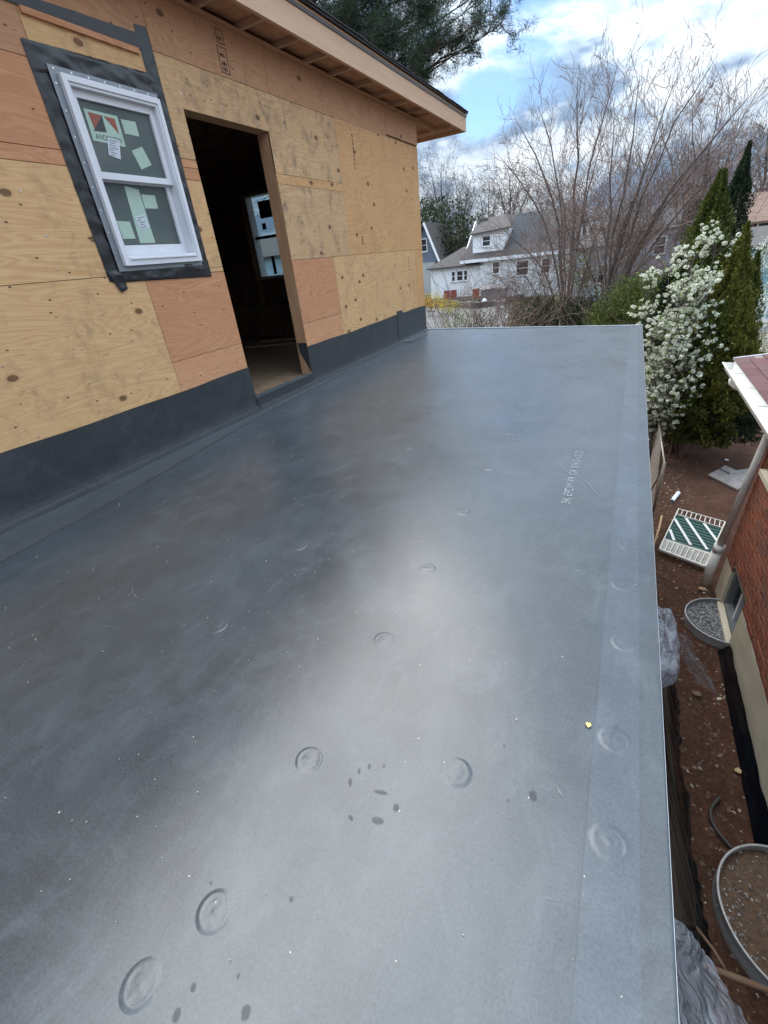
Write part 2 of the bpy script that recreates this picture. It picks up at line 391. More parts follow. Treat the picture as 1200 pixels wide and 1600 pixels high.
sheet(4.19, 5.397, 1.868, 1.945, ply_orange); sheet(4.19, 5.397, 1.236, 1.868, ply_tan, .001)
sheet(3.06, 4.30, 2.52, WTOP, ply_brown); sheet(4.30, 6.70, 2.52, WTOP, ply_brown, .001)
sheet(6.70, CORNER, 2.55, WTOP, ply_brown, .003)
sheet(5.397, CORNER, 1.236, 2.53, ply_orange)
sheet(4.19, 4.99, .634, 1.236, ply_red); sheet(4.19, 4.99, 0, .634, ply_pink, .001)
sheet(4.99, 7.42, 0, 1.236, ply_yellow, .001); sheet(7.42, CORNER, 0, 1.236, ply_orange)
# lip strip above the window
MB().box(WX, WX+.018, 2.20, 2.93, 2.470, 2.499).build('wood_strip', ply_red, house)
# nails
mb = MB()
for (y0, y1, z0, z1) in ((.5, 2.42, 0, 1.23), (2.42, 3.21, 0, 1.2), (.6, 2.15, 1.24, 1.8), (4.19, 4.99, .42, 1.23), (4.99, 7.6, .42, 1.23), (4.25, 5.39, 1.25, 1.86), (5.4, 7.7, 1.25, 2.5), (3.2, 5.39, 2.27, 2.5)):
    for zz in np.arange(z0+.04, z1, .2):
        for yy in np.arange(y0+.02, y1+.01, .406):
            a = yy+random.uniform(-.02, .02); b = zz+random.uniform(-.02, .02); mb.box(WX+.001, WX+.0035, a-.0042, a+.0042, b-.0042, b+.0042)
mb.build('nail', steel, house, kind='stuff')
# ink stamps on sheets (unreadable mill marks)
ink = simple('stamp_ink', (.06, .04, .035), (.13, .08, .06), .8, 60)
def stamp(yc, z0, z1, wd, box=True, seed=1):
    r = random.Random(seed); mb = MB(); x0, x1 = WX+.0022, WX+.0030
    if box:
        for (a, b, c, d) in ((yc-wd/2, yc+wd/2, z0, z0+.005), (yc-wd/2, yc+wd/2, z1-.005, z1), (yc-wd/2, yc-wd/2+.005, z0+.005, z1-.005), (yc+wd/2-.005, yc+wd/2, z0+.005, z1-.005)): mb.box(x0, x1, a, b, c, d)
    z = z0+.015; w = wd*(.6 if box else .9)
    while z < z1-.03:
        h = r.uniform(.018, .04)
        for _ in range(r.randint(2, 4)):
            if r.random() < .5: a = yc+r.uniform(-w/2, w/2-.01); mb.box(x0, x1, a, a+.006, z, z+h*.8)
            else: b = z+r.uniform(0, h*.7); mb.box(x0+.0001, x1+.0001, yc-w/2, yc+w*r.uniform(0, .5), b, b+.006)
        z += h+.01
    return mb.build('ink_stamp', ink, house)
stamp(3.77, 2.545, 2.70, .10, True, 3); stamp(3.78, 2.715, 2.80, .08, True, 5); stamp(5.757, 2.09, 2.455, .035, False, 7); stamp(7.17, .62, 1.16, .03, False, 9); stamp(5.75, 1.33, 1.46, .05, False, 11)
# backing wall, gable walls, back wall
mb = MB()
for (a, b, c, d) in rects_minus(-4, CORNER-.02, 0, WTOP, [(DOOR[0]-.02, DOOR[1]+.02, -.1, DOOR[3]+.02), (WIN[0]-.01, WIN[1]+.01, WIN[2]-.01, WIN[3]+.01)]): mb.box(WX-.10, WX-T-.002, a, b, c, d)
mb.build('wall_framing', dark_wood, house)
GW = (-6.45, -5.68, 1.05, 2.41)          # window in the far gable wall (x, z)
mb = MB()
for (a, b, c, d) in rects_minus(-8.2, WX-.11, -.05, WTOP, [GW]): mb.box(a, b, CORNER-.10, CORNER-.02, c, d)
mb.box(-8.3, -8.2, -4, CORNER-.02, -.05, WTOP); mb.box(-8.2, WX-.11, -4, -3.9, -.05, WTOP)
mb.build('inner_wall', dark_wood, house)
mb = MB()
for (a, b, c, d) in rects_minus(-8.3, WX-.0005-T, 0, WTOP, [GW]): mb.box(a, b, CORNER-.018, CORNER-.0, c, d)
mb.build('gable_sheathing', ply_orange, house)
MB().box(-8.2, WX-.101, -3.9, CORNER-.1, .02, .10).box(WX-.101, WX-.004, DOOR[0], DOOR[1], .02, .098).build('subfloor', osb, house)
for i in range(26):
    y = -3.6+i*.44
    if y < CORNER-.2: MB().box(-8.2, WX-.1, y, y+.04, WTOP-.30, WTOP-.06).build('ceiling_joist', dark_wood, house)
MB().box(-8.3, WX-.1, -4, CORNER-.02, WTOP-.045, WTOP).build('ceiling_board', dark_wood, house)
for x in np.arange(-7.9, -3.4, .42):
    if not (GW[0]-.06 < x < GW[1]+.02): MB().box(x, x+.04, CORNER-.19, CORNER-.10, .14, WTOP-.3).build('stud', dark_wood, house)
for x in (GW[0]-.06, GW[1]+.02): MB().box(x, x+.04, CORNER-.19, CORNER-.10, .14, WTOP-.3).build('stud', lumber_z, house)
MB().box(-6.8, -5.4, 7.1, 7.5, .10, .62).build('box_platform', dark_wood, house)
for (y, z) in ((5.9, .11), (6.3, .13)):
    MB().beam((-5.6, y, z), (-4.6, y+.3, z), .09, .03).build('floor_board', lumber, house)
# gable window
gwin = MB()
x0, x1, z0, z1 = GW; f = .05; yy = CORNER-.14
gwin.box(x0, x0+f, yy, CORNER+.03, z0, z1).box(x1-f, x1, yy, CORNER+.03, z0, z1).box(x0+f, x1-f, yy, CORNER+.03, z0, z0+f).box(x0+f, x1-f, yy, CORNER+.03, z1-f, z1)
gwo = gwin.build('far_window', white_vinyl, house)
MB().box(x0+f, x1-f, CORNER-.08, CORNER-.03, 1.71, 1.755).build('meeting_rail', tape_m, gwo)
def glass_mat(name, tint, alpha, rough=.05):
    k = NB(name); N = k.N; L = k.L
    tr = N.new('ShaderNodeBsdfTransparent'); tr.inputs[0].default_value = (*tint, 1)
    k.base(k.ramp(k.noise(k.coord(), 3, 5), ((.3, tuple(x*.8 for x in tint)), (.7, tint))), rough)
    mx = N.new('ShaderNodeMixShader'); mx.inputs[0].default_value = alpha
    L.new(tr.outputs[0], mx.inputs[1]); L.new(k.b.outputs[0], mx.inputs[2]); L.new(mx.outputs[0], k.out.inputs['Surface']); MATS[name] = k.m; return k.m
clear_glass = glass_mat('clear_glass', (.72, .80, .82), .12)
MB().box(x0+f, x1-f, CORNER-.062, CORNER-.058, 1.755, z1-f).box(x0+f, x1-f, CORNER-.082, CORNER-.078, z0+f, 1.71).build('pane', clear_glass, gwo)
stick_back = simple('sticker_back', (.09, .08, .08), (.06, .055, .05), .7)
for (a, b, c, d) in ((-6.20, -5.80, 2.02, 2.28), (-6.20, -6.11, 1.85, 1.95), (-6.12, -6.05, 1.12, 1.42), (-5.86, -5.75, 1.22, 1.34)):
    MB().box(a, b, CORNER-.068-(.02 if d < 1.7 else 0), CORNER-.066-(.02 if d < 1.7 else 0), c, d).build('sticker', stick_back, gwo)
# door jambs and header (2x6 rough frame)
MB().box(WX-.135, WX-.0006, DOOR[1]-.0, DOOR[1]+.035, .44, DOOR[3]-.0).build('door_jamb', lumber_z, house)
MB().box(WX-.135, WX-.013, DOOR[0]-.03, DOOR[0]-.002, .10, DOOR[3]).build('door_jamb', lumber_z, house)
MB().box(WX-.135, WX-.013, DOOR[0]-.03, DOOR[1]+.035, DOOR[3]+.001, DOOR[3]+.08).build('door_header', lumber, house)
MB().box(WX-.135, WX-.002, DOOR[1]-.002, DOOR[1]+.035, .10, .438).build('door_jamb_foot', lumber_z, house)
# membrane returned on the jamb foot: quad leaving a bare triangle
MB().prism([(WX+.004, DOOR[1]-.006, .44), (WX-.12, DOOR[1]-.006, .44), (WX-.105, DOOR[1]-.006, .33), (WX+.004, DOOR[1]-.006, .125)], (0, .003, 0)).build('jamb_flashing', flash_m, house)
# ---- base flashing, cant, lap
FH = .402
def flash_run(y0, y1, h0=FH, nm='base_flashing', out=.006):
    mb = MB(); n = max(2, int((y1-y0)/.12))
    prof = [(out, None), (out+.001, .06), (out+.012, .022), (out+.035, .008), (out+.07, .0045)]
    def fn(u, v):
        y = y0+(y1-y0)*u; i = v*(len(prof)-1); a = int(min(i, len(prof)-2)); t = i-a
        def P(q): return (WX+prof[q][0], h0+.006*math.sin(y*2.1)+.003*math.sin(y*7) if prof[q][1] is None else prof[q][1])
        p, r = P(a), P(a+1)
        bulge = .0022*noise.noise(Vector((y*3, v*3, 5)))*(1 if v < .3 else .3)
        return (p[0]*(1-t)+r[0]*t+bulge, y, p[1]*(1-t)+r[1]*t)
    mb.grid(fn, n, (len(prof)-1)*5)
    return mb.build(nm, flash_m, house, smooth=True)
flash_run(-3.9, DOOR[0]+.005); flash_run(DOOR[1], CORNER+.01)
MB().box(WX+.0095, WX+.013, 6.58, 6.76, .02, .45).build('flashing_patch', flash_m, house)
MB().prism([(WX+.0135, 6.60, .006), (WX+.22, 6.60, .006), (WX+.22, 7.30, .006), (WX+.0135, 7.30, .006)], (0, 0, .003)).build('flashing_patch', lap_m, house)
# threshold under the doorway
MB().prism([(WX-.10, DOOR[0]+.003, .102), (WX+.012, DOOR[0]+.003, .104), (WX+.018, DOOR[0]+.003, .094), (WX+.022, DOOR[0]+.003, .03), (WX+.06, DOOR[0]+.003, .006), (WX+.06, DOOR[0]+.003, -.01), (WX-.10, DOOR[0]+.003, -.01)], (0, DOOR[1]-DOOR[0]-.006, 0)).build('threshold_flashing', flash_m, house)
MB().box(WX-.03, WX+.024, DOOR[0]+.004, DOOR[1]-.004, .106, .115).build('threshold_ridge', lap_m, house)
# lap sheet on the roof (a ribbon along the wall, edge slightly skewed)
lap_edge = [(-1.6, -2.62), (.3, -2.655), (.705, -2.683), (1.49, -2.733), (2.94, -2.889), (4.8, -2.965), (6.875, -3.0), (7.70, -3.0)]
def lap_x(y):
    for (a, b), (c, d) in zip(lap_edge, lap_edge[1:]):
        if y <= c: return b+(d-b)*max(0, (y-a))/(c-a)
    return lap_edge[-1][1]
def flatroof_z(x, y): return 0.0
flat = MB()
def roof_far(x): return 7.83+(x-WX)*(7.41-7.83)/(.243-WX)
def fr(u, v):
    x = WX-.01+(.243-WX+.01)*u; y = -2.2+(roof_far(x)+2.2)*v
    z = .0016*noise.noise(Vector((x*1.1, y*.9, 0)))+.0007*noise.noise(Vector((x*4, y*3, 4)))
    return (x, y, z if 0 < u < 1 else 0)
flat.grid(fr, 90, 200)
RX = .243
n = 60                          # rolled edge down the outer side
def fe(u, v):
    y = -2.2+(roof_far(RX)+2.2)*u; a = v*math.pi/2*1.0
    if v < .5: t = v*2*math.pi/2; return (RX+.008*math.sin(t), y, -.008*(1-math.cos(t)))
    return (RX+.008, y, -.008-(v-.5)*2*.17)
flat.grid(fe, n, 10)
flatroof = flat.build('flat_roof', roof_m, house, smooth=True)
flatroof['label'] = 'flat roof of dusty black rubber membrane'
MB().box(WX+.02, RX-.02, -2.2, 7.2, -.20, -.01).build('roof_deck', lumber, flatroof)
mb = MB(); mb.grid(lambda u, v: (lambda y: (WX+.055+(lap_x(y)-WX-.055)*v, y, .0035+.0012*noise.noise(Vector((y*3, v*2, 9)))))(-1.6+(9.3)*u), 180, 6)
mb.build('membrane_lap', lap_m, flatroof, smooth=True)
mb = MB(); mb.grid(lambda u, v: (lambda y: (lap_x(y)-.004+v*(.007+.006*abs(noise.noise(Vector((y*9, 0, 0))))), y, .0052-.0045*v))(-1.6+9.3*u), 400, 2)
mb.build('seam_line', seam_m, flatroof)
MB().tube([(WX+.083+.002*math.sin(y*5), y, .0045) for y in np.arange(-1.6, 7.7, .08)], .0028, 5).build('cant_crease', lap_m, flatroof)
# edge strip with fasteners on the outer side and metal edge at the far end
mb = MB(); mb.grid(lambda u, v: (lambda y: (.088+.105*v+.002*noise.noise(Vector((y*2, v, 0))), y, .0016))(-2.2+9.55*u), 120, 3)
mb.build('edge_strip', strip_m, flatroof, smooth=True)
alu = simple('edge_metal', (.50, .54, .58), (.38, .42, .46), .35, 6, .6, bump=.05)
a, b = Vector((WX+.01, roof_far(WX), 0)), Vector((RX+.01, roof_far(RX), 0))
MB().beam(a+Vector((0, -.012, .004)), b+Vector((0, -.012, .004)), .045, .016).build('drip_edge', alu, flatroof)
MB().box(RX+.001, RX+.0075, -2.2, roof_far(RX), -.150, -.004).build('side_trim', alu, flatroof)
# raised fastener plates telegraphing through the membrane
def plate(x, y, r=.031, h=.0030, seed=0):
    mb = MB(); rr = random.Random(seed); nr = 14; na = 28
    ph = rr.uniform(0, 6)
    def fn(u, v):
        t = u*1.30; a = v*2*math.pi
        ring = math.exp(-((t-.92)/.09)**2); plat = 1/(1+math.exp((t-1.0)*22)); c = math.exp(-(t/.16)**2); r2 = math.exp(-((t-.45)/.08)**2)
        q_ = .55+.75*noise.noise(Vector((math.cos(a)*1.3, math.sin(a)*1.3, seed*3.7))); z = h*(ring*max(.12, q_+.35*math.sin(a+ph))+plat*.35+c*.45*(1 if seed % 3 else .2)+r2*.06+.5*plat*noise.noise(Vector((t*2.2*math.cos(a), t*2.2*math.sin(a), seed*5.1))))+.0012*max(0, 1-t/1.3)
        return (x+r*t*math.cos(a)*(1+.05*math.sin(seed)), y+r*t*math.sin(a), z-.0006*(t > 1.2)+(.0022 if .09 < x < .19 else 0))
    mb.grid(fn, nr, na)
    return mb.build('fastener_plate', strip_m if .09 < x < .19 else roof_m, flatroof, smooth=True)
for i, (x, y) in enumerate([(-.592, .130), (-.590, .479), (-.588, .937), (-.592, 1.365), (-1.22, .775), (-1.237, 1.332), (-.216, .602), (.138, .839), (.136, .584), (.140, 1.504), (.150, 1.200), (.15, 1.786), (-.643, -.012), (.141, .20),
        (-1.541, 2.046), (-1.295, 3.067), (-1.22, 2.592), (-1.269, 3.823), (-.59, 1.86), (-.59, 2.4), (-.6, 3.0), (.15, 2.2), (.15, 2.65), (.15, 3.1), (-1.9, 1.2), (-1.93, 1.7), (-1.9, 2.3), (-.6, 3.7), (-1.25, 4.6), (-2.2, 3.4), (-2.3, 4.4)]):
    far = y > 2.2
    plate(x, y, .033 if not far else .032, .0013 if i in (1, 6, 0, 8) else .0009, i)
# crease left of the plate row, worn prints
def blob(mb, x, y, rx, ry, rot, z=.0021, n=12, seed=0):
    r = random.Random(seed); pts = []
    for i in range(n):
        a = 2*math.pi*i/n; q = 1+r.uniform(-.15, .15); px, py = rx*q*math.cos(a), ry*q*math.sin(a)
        pts.append((x+px*math.cos(rot)-py*math.sin(rot), y+px*math.sin(rot)+py*math.cos(rot), z))
    mb.poly(pts)
for i, (u, v, a, b, rt) in enumerate(((547, 1222, .0045, .011, .5), (561, 1205, .004, .008, .3), (577, 1198, .0035, .008, .2), (600, 1197, .003, .005, 0), (596, 1238, .018, .005, .2), (548, 1278, .008, .004, -.4), (590, 1282, .014, .008, .2), (619, 1262, .008, .010, .2))):
    p = at_z(u, v, 0); mb = MB(); blob(mb, p.x, p.y, a, b, rt, seed=i); mb.build('hand_print_mark', mark_m, flatroof)
for i, (u, v, a) in enumerate(((302, 1542, .005), (372, 1525, .003), (276, 1586, .007), (384, 1582, .008), (794, 1251, .003), (788, 1166, .003), (833, 1244, .009), (330, 1380, .003), (455, 1405, .004))):
    p = at_z(u, v, 0); mb = MB(); blob(mb, p.x, p.y, a, a*1.3, .3, seed=i+30); mb.build('damp_spot', mark_m, flatroof)
for i, (pts, w) in enumerate((
        (((195, 935), (201, 932), (207, 925), (208, 912)), .005), (((205, 925), (211, 930), (216, 938)), .005), (((905, 975), (912, 990), (915, 1005)), .0012), (((870, 1230), (874, 1238), (878, 1245)), .007),
        (((760, 1264), (776, 1268), (790, 1276), (812, 1284)), .0012), (((868, 1520), (866, 1535), (860, 1556)), .0008), (((846, 1398), (858, 1406), (872, 1408)), .0016), (((905, 1385), (912, 1400), (915, 1415)), .003),
        (((230, 880), (262, 884), (300, 888)), .001), (((850, 715), (865, 722), (880, 735), (915, 752), (935, 775), (950, 785)), .006), (((150, 975), (172, 980), (190, 985)), .003))):
    P = [at_z(u, v, .0) for u, v in pts]; mb = MB(); z = Vector((0, 0, .0024)); L_, R_ = [], []; rr = random.Random(i)
    for q in range(len(P)):
        t = (P[min(q+1, len(P)-1)]-P[max(q-1, 0)]).normalized(); nn = Vector((-t.y, t.x, 0))*w/2*rr.uniform(.4, 1.2)*(.25 if q in (0, len(P)-1) else 1); L_.append(P[q]-nn+z); R_.append(P[q]+nn+z)
    for q in range(len(P)-1): mb.poly([L_[q], L_[q+1], R_[q+1], R_[q]])
    mb.build('scuff_mark', scuff_m, flatroof)
tm = Matrix.Translation((-.108, 2.07, .0022)) @ Matrix.Rotation(math.pi/2, 4, 'Z')
text_mesh('sheet_print', '3K EPDM FR GR 0363-62 D', .060, print_m, flatroof, tm)
# yellow leaf on the roof
leafm = simple('yellow_leaf', (.75, .68, .25), (.6, .5, .15), .6)
p = at_z(919, 1134, 0); mb = MB(); mb.grid(lambda u, v: (p.x+.010*(u-.5)*(1.6-abs(v-.5)*2), p.y+.014*(v-.5), .003+.004*(u-.5)**2*4), 4, 5)
tag(mb.build('fallen_leaf', leafm, origin=(p.x, p.y, 0), smooth=True), 'small yellow leaf lying alone on the grey membrane near the outer edge', 'leaf')
# crumbs on the roof
mb = MB(); vs = []
for _ in range(700):
    x = random.uniform(-3.0, .2) if random.random() < .35 else random.uniform(-2.9, -.9); y = random.uniform(0, 7); s = random.uniform(.0008, .0028); a = random.uniform(0, 3)
    mb.box(x, x+s, y, y+s*random.uniform(.6, 2), .001, .001+s*.6+.0016)
crumb = simple('wood_crumb', (.55, .5, .4), (.3, .26, .2), .8, 200)
o = mb.build('sawdust', crumb, origin=(0, 0, 0)); tag(o, 'scattered sawdust and grit on the dark membrane', 'sawdust'); o['kind'] = 'stuff'
# walls below the flat roof
MB().box(WX-.1, .12, -2.1, -1.9, GZ, -.2).box(0, .12, -1.9, 7.1, GZ, -.2).box(WX-.1, .12, 7.1, 7.25, GZ, -.2).box(-8.3, WX-.1, -4, 7.7, GZ, -.05).build('lower_wall', lumber, house)

# ---- eaves and roof
FX = WX+.30; Z0 = 2.85; Z1 = 3.05; GE = 9.22; NE = -4.6
MB().box(FX-.035, FX, NE, GE, Z0, Z1-.0).build('fascia_board', fascia_m, house)
MB().box(-9.2, FX-.036, GE-.035, GE-.001, Z0+.0, Z1).build('rake_fascia', fascia_m, house)
for y in [3.559-.47*i for i in range(15, 0, -1)] + [3.559, 4.018, 4.492, 4.945, 5.40, 5.91, 6.40, 6.89, 7.387]:
    MB().box(WX+.001, FX-.036, y-.019, y+.019, Z0-.004, Z0+.034).build('lookout', lumber_x, house)
MB().box(WX+.0045, WX+.04, NE, CORNER+.02, Z0-.026, Z0-.005).build('ledger_strip', lumber, house)
MB().box(WX, FX-.036, NE, CORNER, Z0+.036, Z0+.05).build('eave_soffit', ply_brown, house)
MB().box(-9.2, FX-.036, CORNER+.001, GE-.036, Z0+.02, Z0+.04).build('gable_soffit', ply_brown, house)
MB().box(-9.2, FX-.05, 8.55, 8.59, Z0-.025, Z0+.02).build('lookout', lumber_x, house)
MB().box(WX-.04, WX+.012, CORNER+.002, 8.54, Z0-.03, Z0+.019).build('lookout', lumber, house)
# roof planes: eave up to a ridge at x=-6
slope = .30; RZ = Z1+.01; rx = -6.1
def roof_plane(m, t0, t1, xo, nm):
    x0 = FX+xo; zr = RZ+(x0-rx)*slope
    MB().prism([(x0, NE, RZ+t0), (rx, NE, zr+t0), (rx, NE, zr+t1), (x0, NE, RZ+t1)], (0, GE+.02-NE, 0)).prism([(2*rx-x0, NE, RZ+t0), (rx-.001, NE, zr+t0), (rx-.001, NE, zr+t1), (2*rx-x0, NE, RZ+t1)], (0, GE+.02-NE, 0)).build(nm, m, house)
roof_plane(lumber, -.008, .010, .012, 'roof_sheathing')
roof_plane(shingle_dark, .012, .030, .035, 'roof_shingles')
# irregular shingle tabs along the eave edge
for i in range(46):
    y = NE+i*.30; dz = random.uniform(-.003, .004)
    if y < GE-.05: MB().box(FX+.020, FX+.046+random.uniform(0, .008), y, y+.292, RZ+.0305+dz, RZ+.0385+dz).build('shingle', shingle_dark, house)
MB().box(FX+.001, FX+.010, NE, GE, RZ-.03, RZ-.001).build('drip_edge', tape_m, house)
MB().prism([(FX-.04, GE-.2, Z1), (rx, GE-.2, Z1+(FX-rx)*slope), (2*rx-FX, GE-.2, Z1)], (0, .05, 0)).build('gable_board', ply_orange, house)

# ---- tape round the window
def crumple(pts4, nu, nv, off, amp, seed):
    a, b, c, d = [Vector((0, p[0], p[1])) for p in pts4]
    def fn(u, v):
        p = (a*(1-u)+b*u)*(1-v)+(d*(1-u)+c*u)*v
        e = min(u, 1-u, v, 1-v); w = amp*min(1, e*8)*(.6+noise.noise(Vector((p.y*9, p.z*14, seed)))+.5*noise.noise(Vector((p.y*30, p.z*24, seed))))
        return (WX+off+w, p.y+.003*noise.noise(Vector((p.z*12, seed, 0))), p.z+.003*noise.noise(Vector((p.y*12, seed, 4))))
    return MB().grid(fn, nu, nv)
def tape(pts4, off=.003, nu=12, nv=12, amp=.008, seed=0): return crumple(pts4, nu, nv, off, amp, seed).build('flashing_tape', tape_m, house, smooth=True)
tape([(2.15, 2.365), (3.05, 2.39), (3.05, 2.265), (2.15, 2.235)], .006, 60, 14, .011, 1)
tape([(2.145, 2.36), (2.255, 2.36), (2.255, 1.20), (2.145, 1.20)], .0035, 12, 60, .008, 2)
tape([(2.955, 2.62), (3.055, 2.63), (3.055, 1.175), (2.945, 1.185)], .003, 12, 90, .009, 3)
tape([(2.145, 1.265), (3.055, 1.29), (3.055, 1.17), (2.17, 1.195)], .0075, 60, 12, .011, 4)
tape([(2.145, 1.26), (2.26, 1.26), (2.255, 1.15), (2.20, 1.135)], .0115, 10, 14, .009, 5)
tape([(2.00, 2.545), (2.965, 2.58), (2.965, 2.50), (2.00, 2.498)], .0065, 60, 8, .001, 6)

# ---- window
y0, y1, z0, z1 = 2.234, 2.975, 1.255, 2.280
fl = MB()
for (a, b, c, d) in rects_minus(y0, y1, z0, z1, [WIN]): fl.box(WX+.016, WX+.019, a, b, c, d)
win = fl.build('window', grey_flange, house); win['label'] = 'new white double-hung window with stickers on its panes'
mb = MB()
for i in range(7): mb.box(WX+.019, WX+.022, y0+.03+i*.105-.005, y0+.03+i*.105+.005, z1-.02, z1-.01)
for i in range(8): mb.box(WX+.019, WX+.022, y0+.012, y0+.021, z0+.1+i*.12, z0+.109+i*.12)
mb.build('screw', steel, win)
def ring(mb, y0, y1, z0, z1, w, xa, xb, wb=None, wt=None):
    wb = wb or w; wt = wt or w
    mb.box(xa, xb, y0, y0+w, z0, z1).box(xa, xb, y1-w, y1, z0, z1).box(xa, xb, y0+w, y1-w, z0, z0+wb).box(xa, xb, y0+w, y1-w, z1-wt, z1); return mb
FY0, FY1, FZ0, FZ1 = 2.278, 2.962, 1.285, 2.247
ring(MB(), FY0, FY1, FZ0, FZ1, .030, WX+.0195, WX+.048, .035).build('frame', white_vinyl, win, bevel=.003)
ring(MB(), FY0+.022, FY1-.022, FZ0+.028, FZ1-.022, .022, WX-.075, WX+.0385, .03).build('inner_frame', white_vinyl, win)
up = ring(MB(), FY0+.045, FY1-.045, 1.772, FZ1-.045, .038, WX-.032, WX+.005, .036, .04).build('upper_sash', white_vinyl, win, bevel=.003)
lo = ring(MB(), FY0+.046, FY1-.046, FZ0+.059, 1.80, .040, WX-.070, WX-.034, .065, .036).build('lower_sash', white_vinyl, win, bevel=.003)
MB().prism([(WX+.0, FY0+.045, FZ0+.034), (WX+.058, FY0+.045, FZ0+.034), (WX+.058, FY0+.045, FZ0+.042), (WX-.03, FY0+.045, FZ0+.064)], (0, FY1-FY0-.09, 0)).build('sill', white_vinyl, win)
film = glass_mat('filmed_glass', (.16, .195, .185), .68, .06)
MB().box(WX-.016, WX-.013, FY0+.082, FY1-.082, 1.806, FZ1-.083).build('upper_pane', film, win)
MB().box(WX-.054, WX-.051, FY0+.084, FY1-.084, FZ0+.122, 1.766).build('lower_pane', film, win)
st_green = simple('pale_label', (.42, .54, .46), (.36, .48, .40), .6, 8, bump=0)
st_white = simple('white_label', (.62, .66, .70), (.5, .54, .58), .6, 60, bump=0)
st_red = simple('label_rust', (.30, .09, .055), (.26, .08, .05), .6, 8, bump=0)
st_dark = simple('label_dark', (.05, .06, .06), (.04, .05, .05), .6, 8, bump=0)
def on_glass(pts, m, xg, lift, nm, par=None, dx=.0006):
    return MB().prism([at_x(u, v, xg+lift) for u, v in pts], (dx, 0, 0)).build(nm, m, par or win)
def C(x, y): return 100+x*.1687, 130+y*.1687           # crop coordinates measured on the photograph
XU = WX-.013; XL = WX-.051
lg = on_glass([C(178, 230), C(492, 305), C(572, 592), C(272, 530)], st_green, XU, .001, 'logo_label')
on_glass([C(218, 264), C(350, 300), C(288, 436)], st_red, XU, .002, 'logo_shape', lg)
on_glass([C(350, 300), C(395, 456), C(276, 440)], st_dark, XU, .0022, 'logo_shape', lg)
on_glass([C(363, 303), C(468, 330), C(512, 474)], st_red, XU, .002, 'logo_shape', lg)
a, b = at_x(*C(298, 514), XU+.002), at_x(*C(540, 556), XU+.002)
ang = math.atan2(b.z-a.z, b.y-a.y)
tmx = Matrix.Translation(a) @ Matrix.Rotation(ang, 4, 'X') @ Matrix(((0, 0, 1, 0), (1, 0, 0, 0), (0, 1, 0, 0), (0, 0, 0, 1)))
cu = bpy.data.curves.new('m', 'FONT'); cu.body = 'ANDERSEN'; cu.size = 1; tt = bpy.data.objects.new('m', cu); COL.objects.link(tt); bpy.context.view_layer.update(); tw_ = tt.dimensions.x; bpy.data.objects.remove(tt)
text_mesh('logo_text', 'ANDERSEN', (b-a).length/tw_, st_dark, lg, tmx, .0002)
lg2 = on_glass([C(400, 505), C(512, 530), C(526, 708), C(414, 664)], st_white, XU, .0035, 'data_label')
on_glass([C(524, 332), C(660, 358), C(698, 495), C(566, 468)], st_green, XU, .001, 'paper_label')
on_glass([C(626, 626), C(722, 588), C(812, 758), C(718, 800)], st_green, XU, .001, 'paper_label')
lg3 = on_glass([C(556, 950), C(690, 985), C(846, 1478), C(706, 1482)], st_green, XL, .001, 'tape_label')
on_glass([C(714, 1030), C(840, 1040), C(872, 1162), C(752, 1160)], st_green, XL, .001, 'paper_label')
on_glass([C(486, 1275), C(608, 1282), C(664, 1440), C(548, 1442)], st_green, XL, .001, 'paper_label')
lg4 = on_glass([C(656, 1236), C(742, 1218), C(795, 1335), C(706, 1358)], st_white, XL, .003, 'data_label')
def lines(par, pts, xg, n, seed):
    r = random.Random(seed); mb = MB(); A, B, Cc, D = [at_x(*p, xg) for p in pts]
    for i in range(n):
        t = (i+.7)/(n+.6); a = A.lerp(D, t); b = B.lerp(Cc, t); s = r.uniform(.08, .2); e = r.uniform(.5, .92); hgt = (D-A)/(n+1)*.28
        mb.prism([a.lerp(b, s), a.lerp(b, e), a.lerp(b, e)+hgt, a.lerp(b, s)+hgt], (.0004, 0, 0))
    mb.build('fine_print', st_dark, par)
lines(lg2, [C(400, 505), C(512, 530), C(526, 708), C(414, 664)], XU+.0044, 7, 1)
lines(lg4, [C(656, 1236), C(742, 1218), C(795, 1335), C(706, 1358)], XL+.0039, 5, 2)

# ------------------------------------------------------------------ neighbour brick house
BX = 1.49; BY0, BY1 = -2.5, 5.42; FZ = -2.275
brick_house = thing('brick_house', (BX, 2.0, GZ), 'red brick neighbouring house with cream foundation and white gutter at the right edge', 'house')
cream = simple('painted_foundation', (.62, .57, .44), (.46, .41, .31), .85, 3, bump=.4, stretch=(1, .6, 2))
brick_m = simple('red_brick', (.23, .070, .040), (.13, .045, .03), .9, 14, rnd=True, bump=.5)
k = NB('red_brick_mix'); v = k.coord((1, .8, 1))
oi = k.new('ShaderNodeNewGeometry'); oinf = k.new('ShaderNodeObjectInfo')
f = k.math('FRACT', k.math('ADD', oi.outputs['Random Per Island'], k.math('MULTIPLY', oinf.outputs['Random'], 7.3)))
c = k.ramp(f, ((0, (.16, .045, .028)), (.35, (.24, .062, .034)), (.6, (.19, .075, .048)), (.8, (.27, .085, .045)), (1, (.11, .055, .045))))
c = k.mix(k.ramp(k.noise(v, 25, 6), ((.4, 0.0), (.75, .5))), c, (.32, .2, .15)); k.base(c, .9, 0, .2); k.bump(k.noise(v, 60, 5), .5, .003); brick_m = k.m
mortar = simple('mortar', (.24, .20, .17), (.17, .14, .12), .95, 30, bump=.4)
BW = (4.45, 5.10, -2.72, -2.20)     # basement window
UW = (4.5, 5.20, -1.06, -.60)
mb = MB()
for (a, b, c, d) in rects_minus(BY0, BY1, GZ-.25, FZ, [BW]): mb.box(BX, BX+.2, a, b, c, d)
mb.build('foundation', cream, brick_house)
mb = MB()
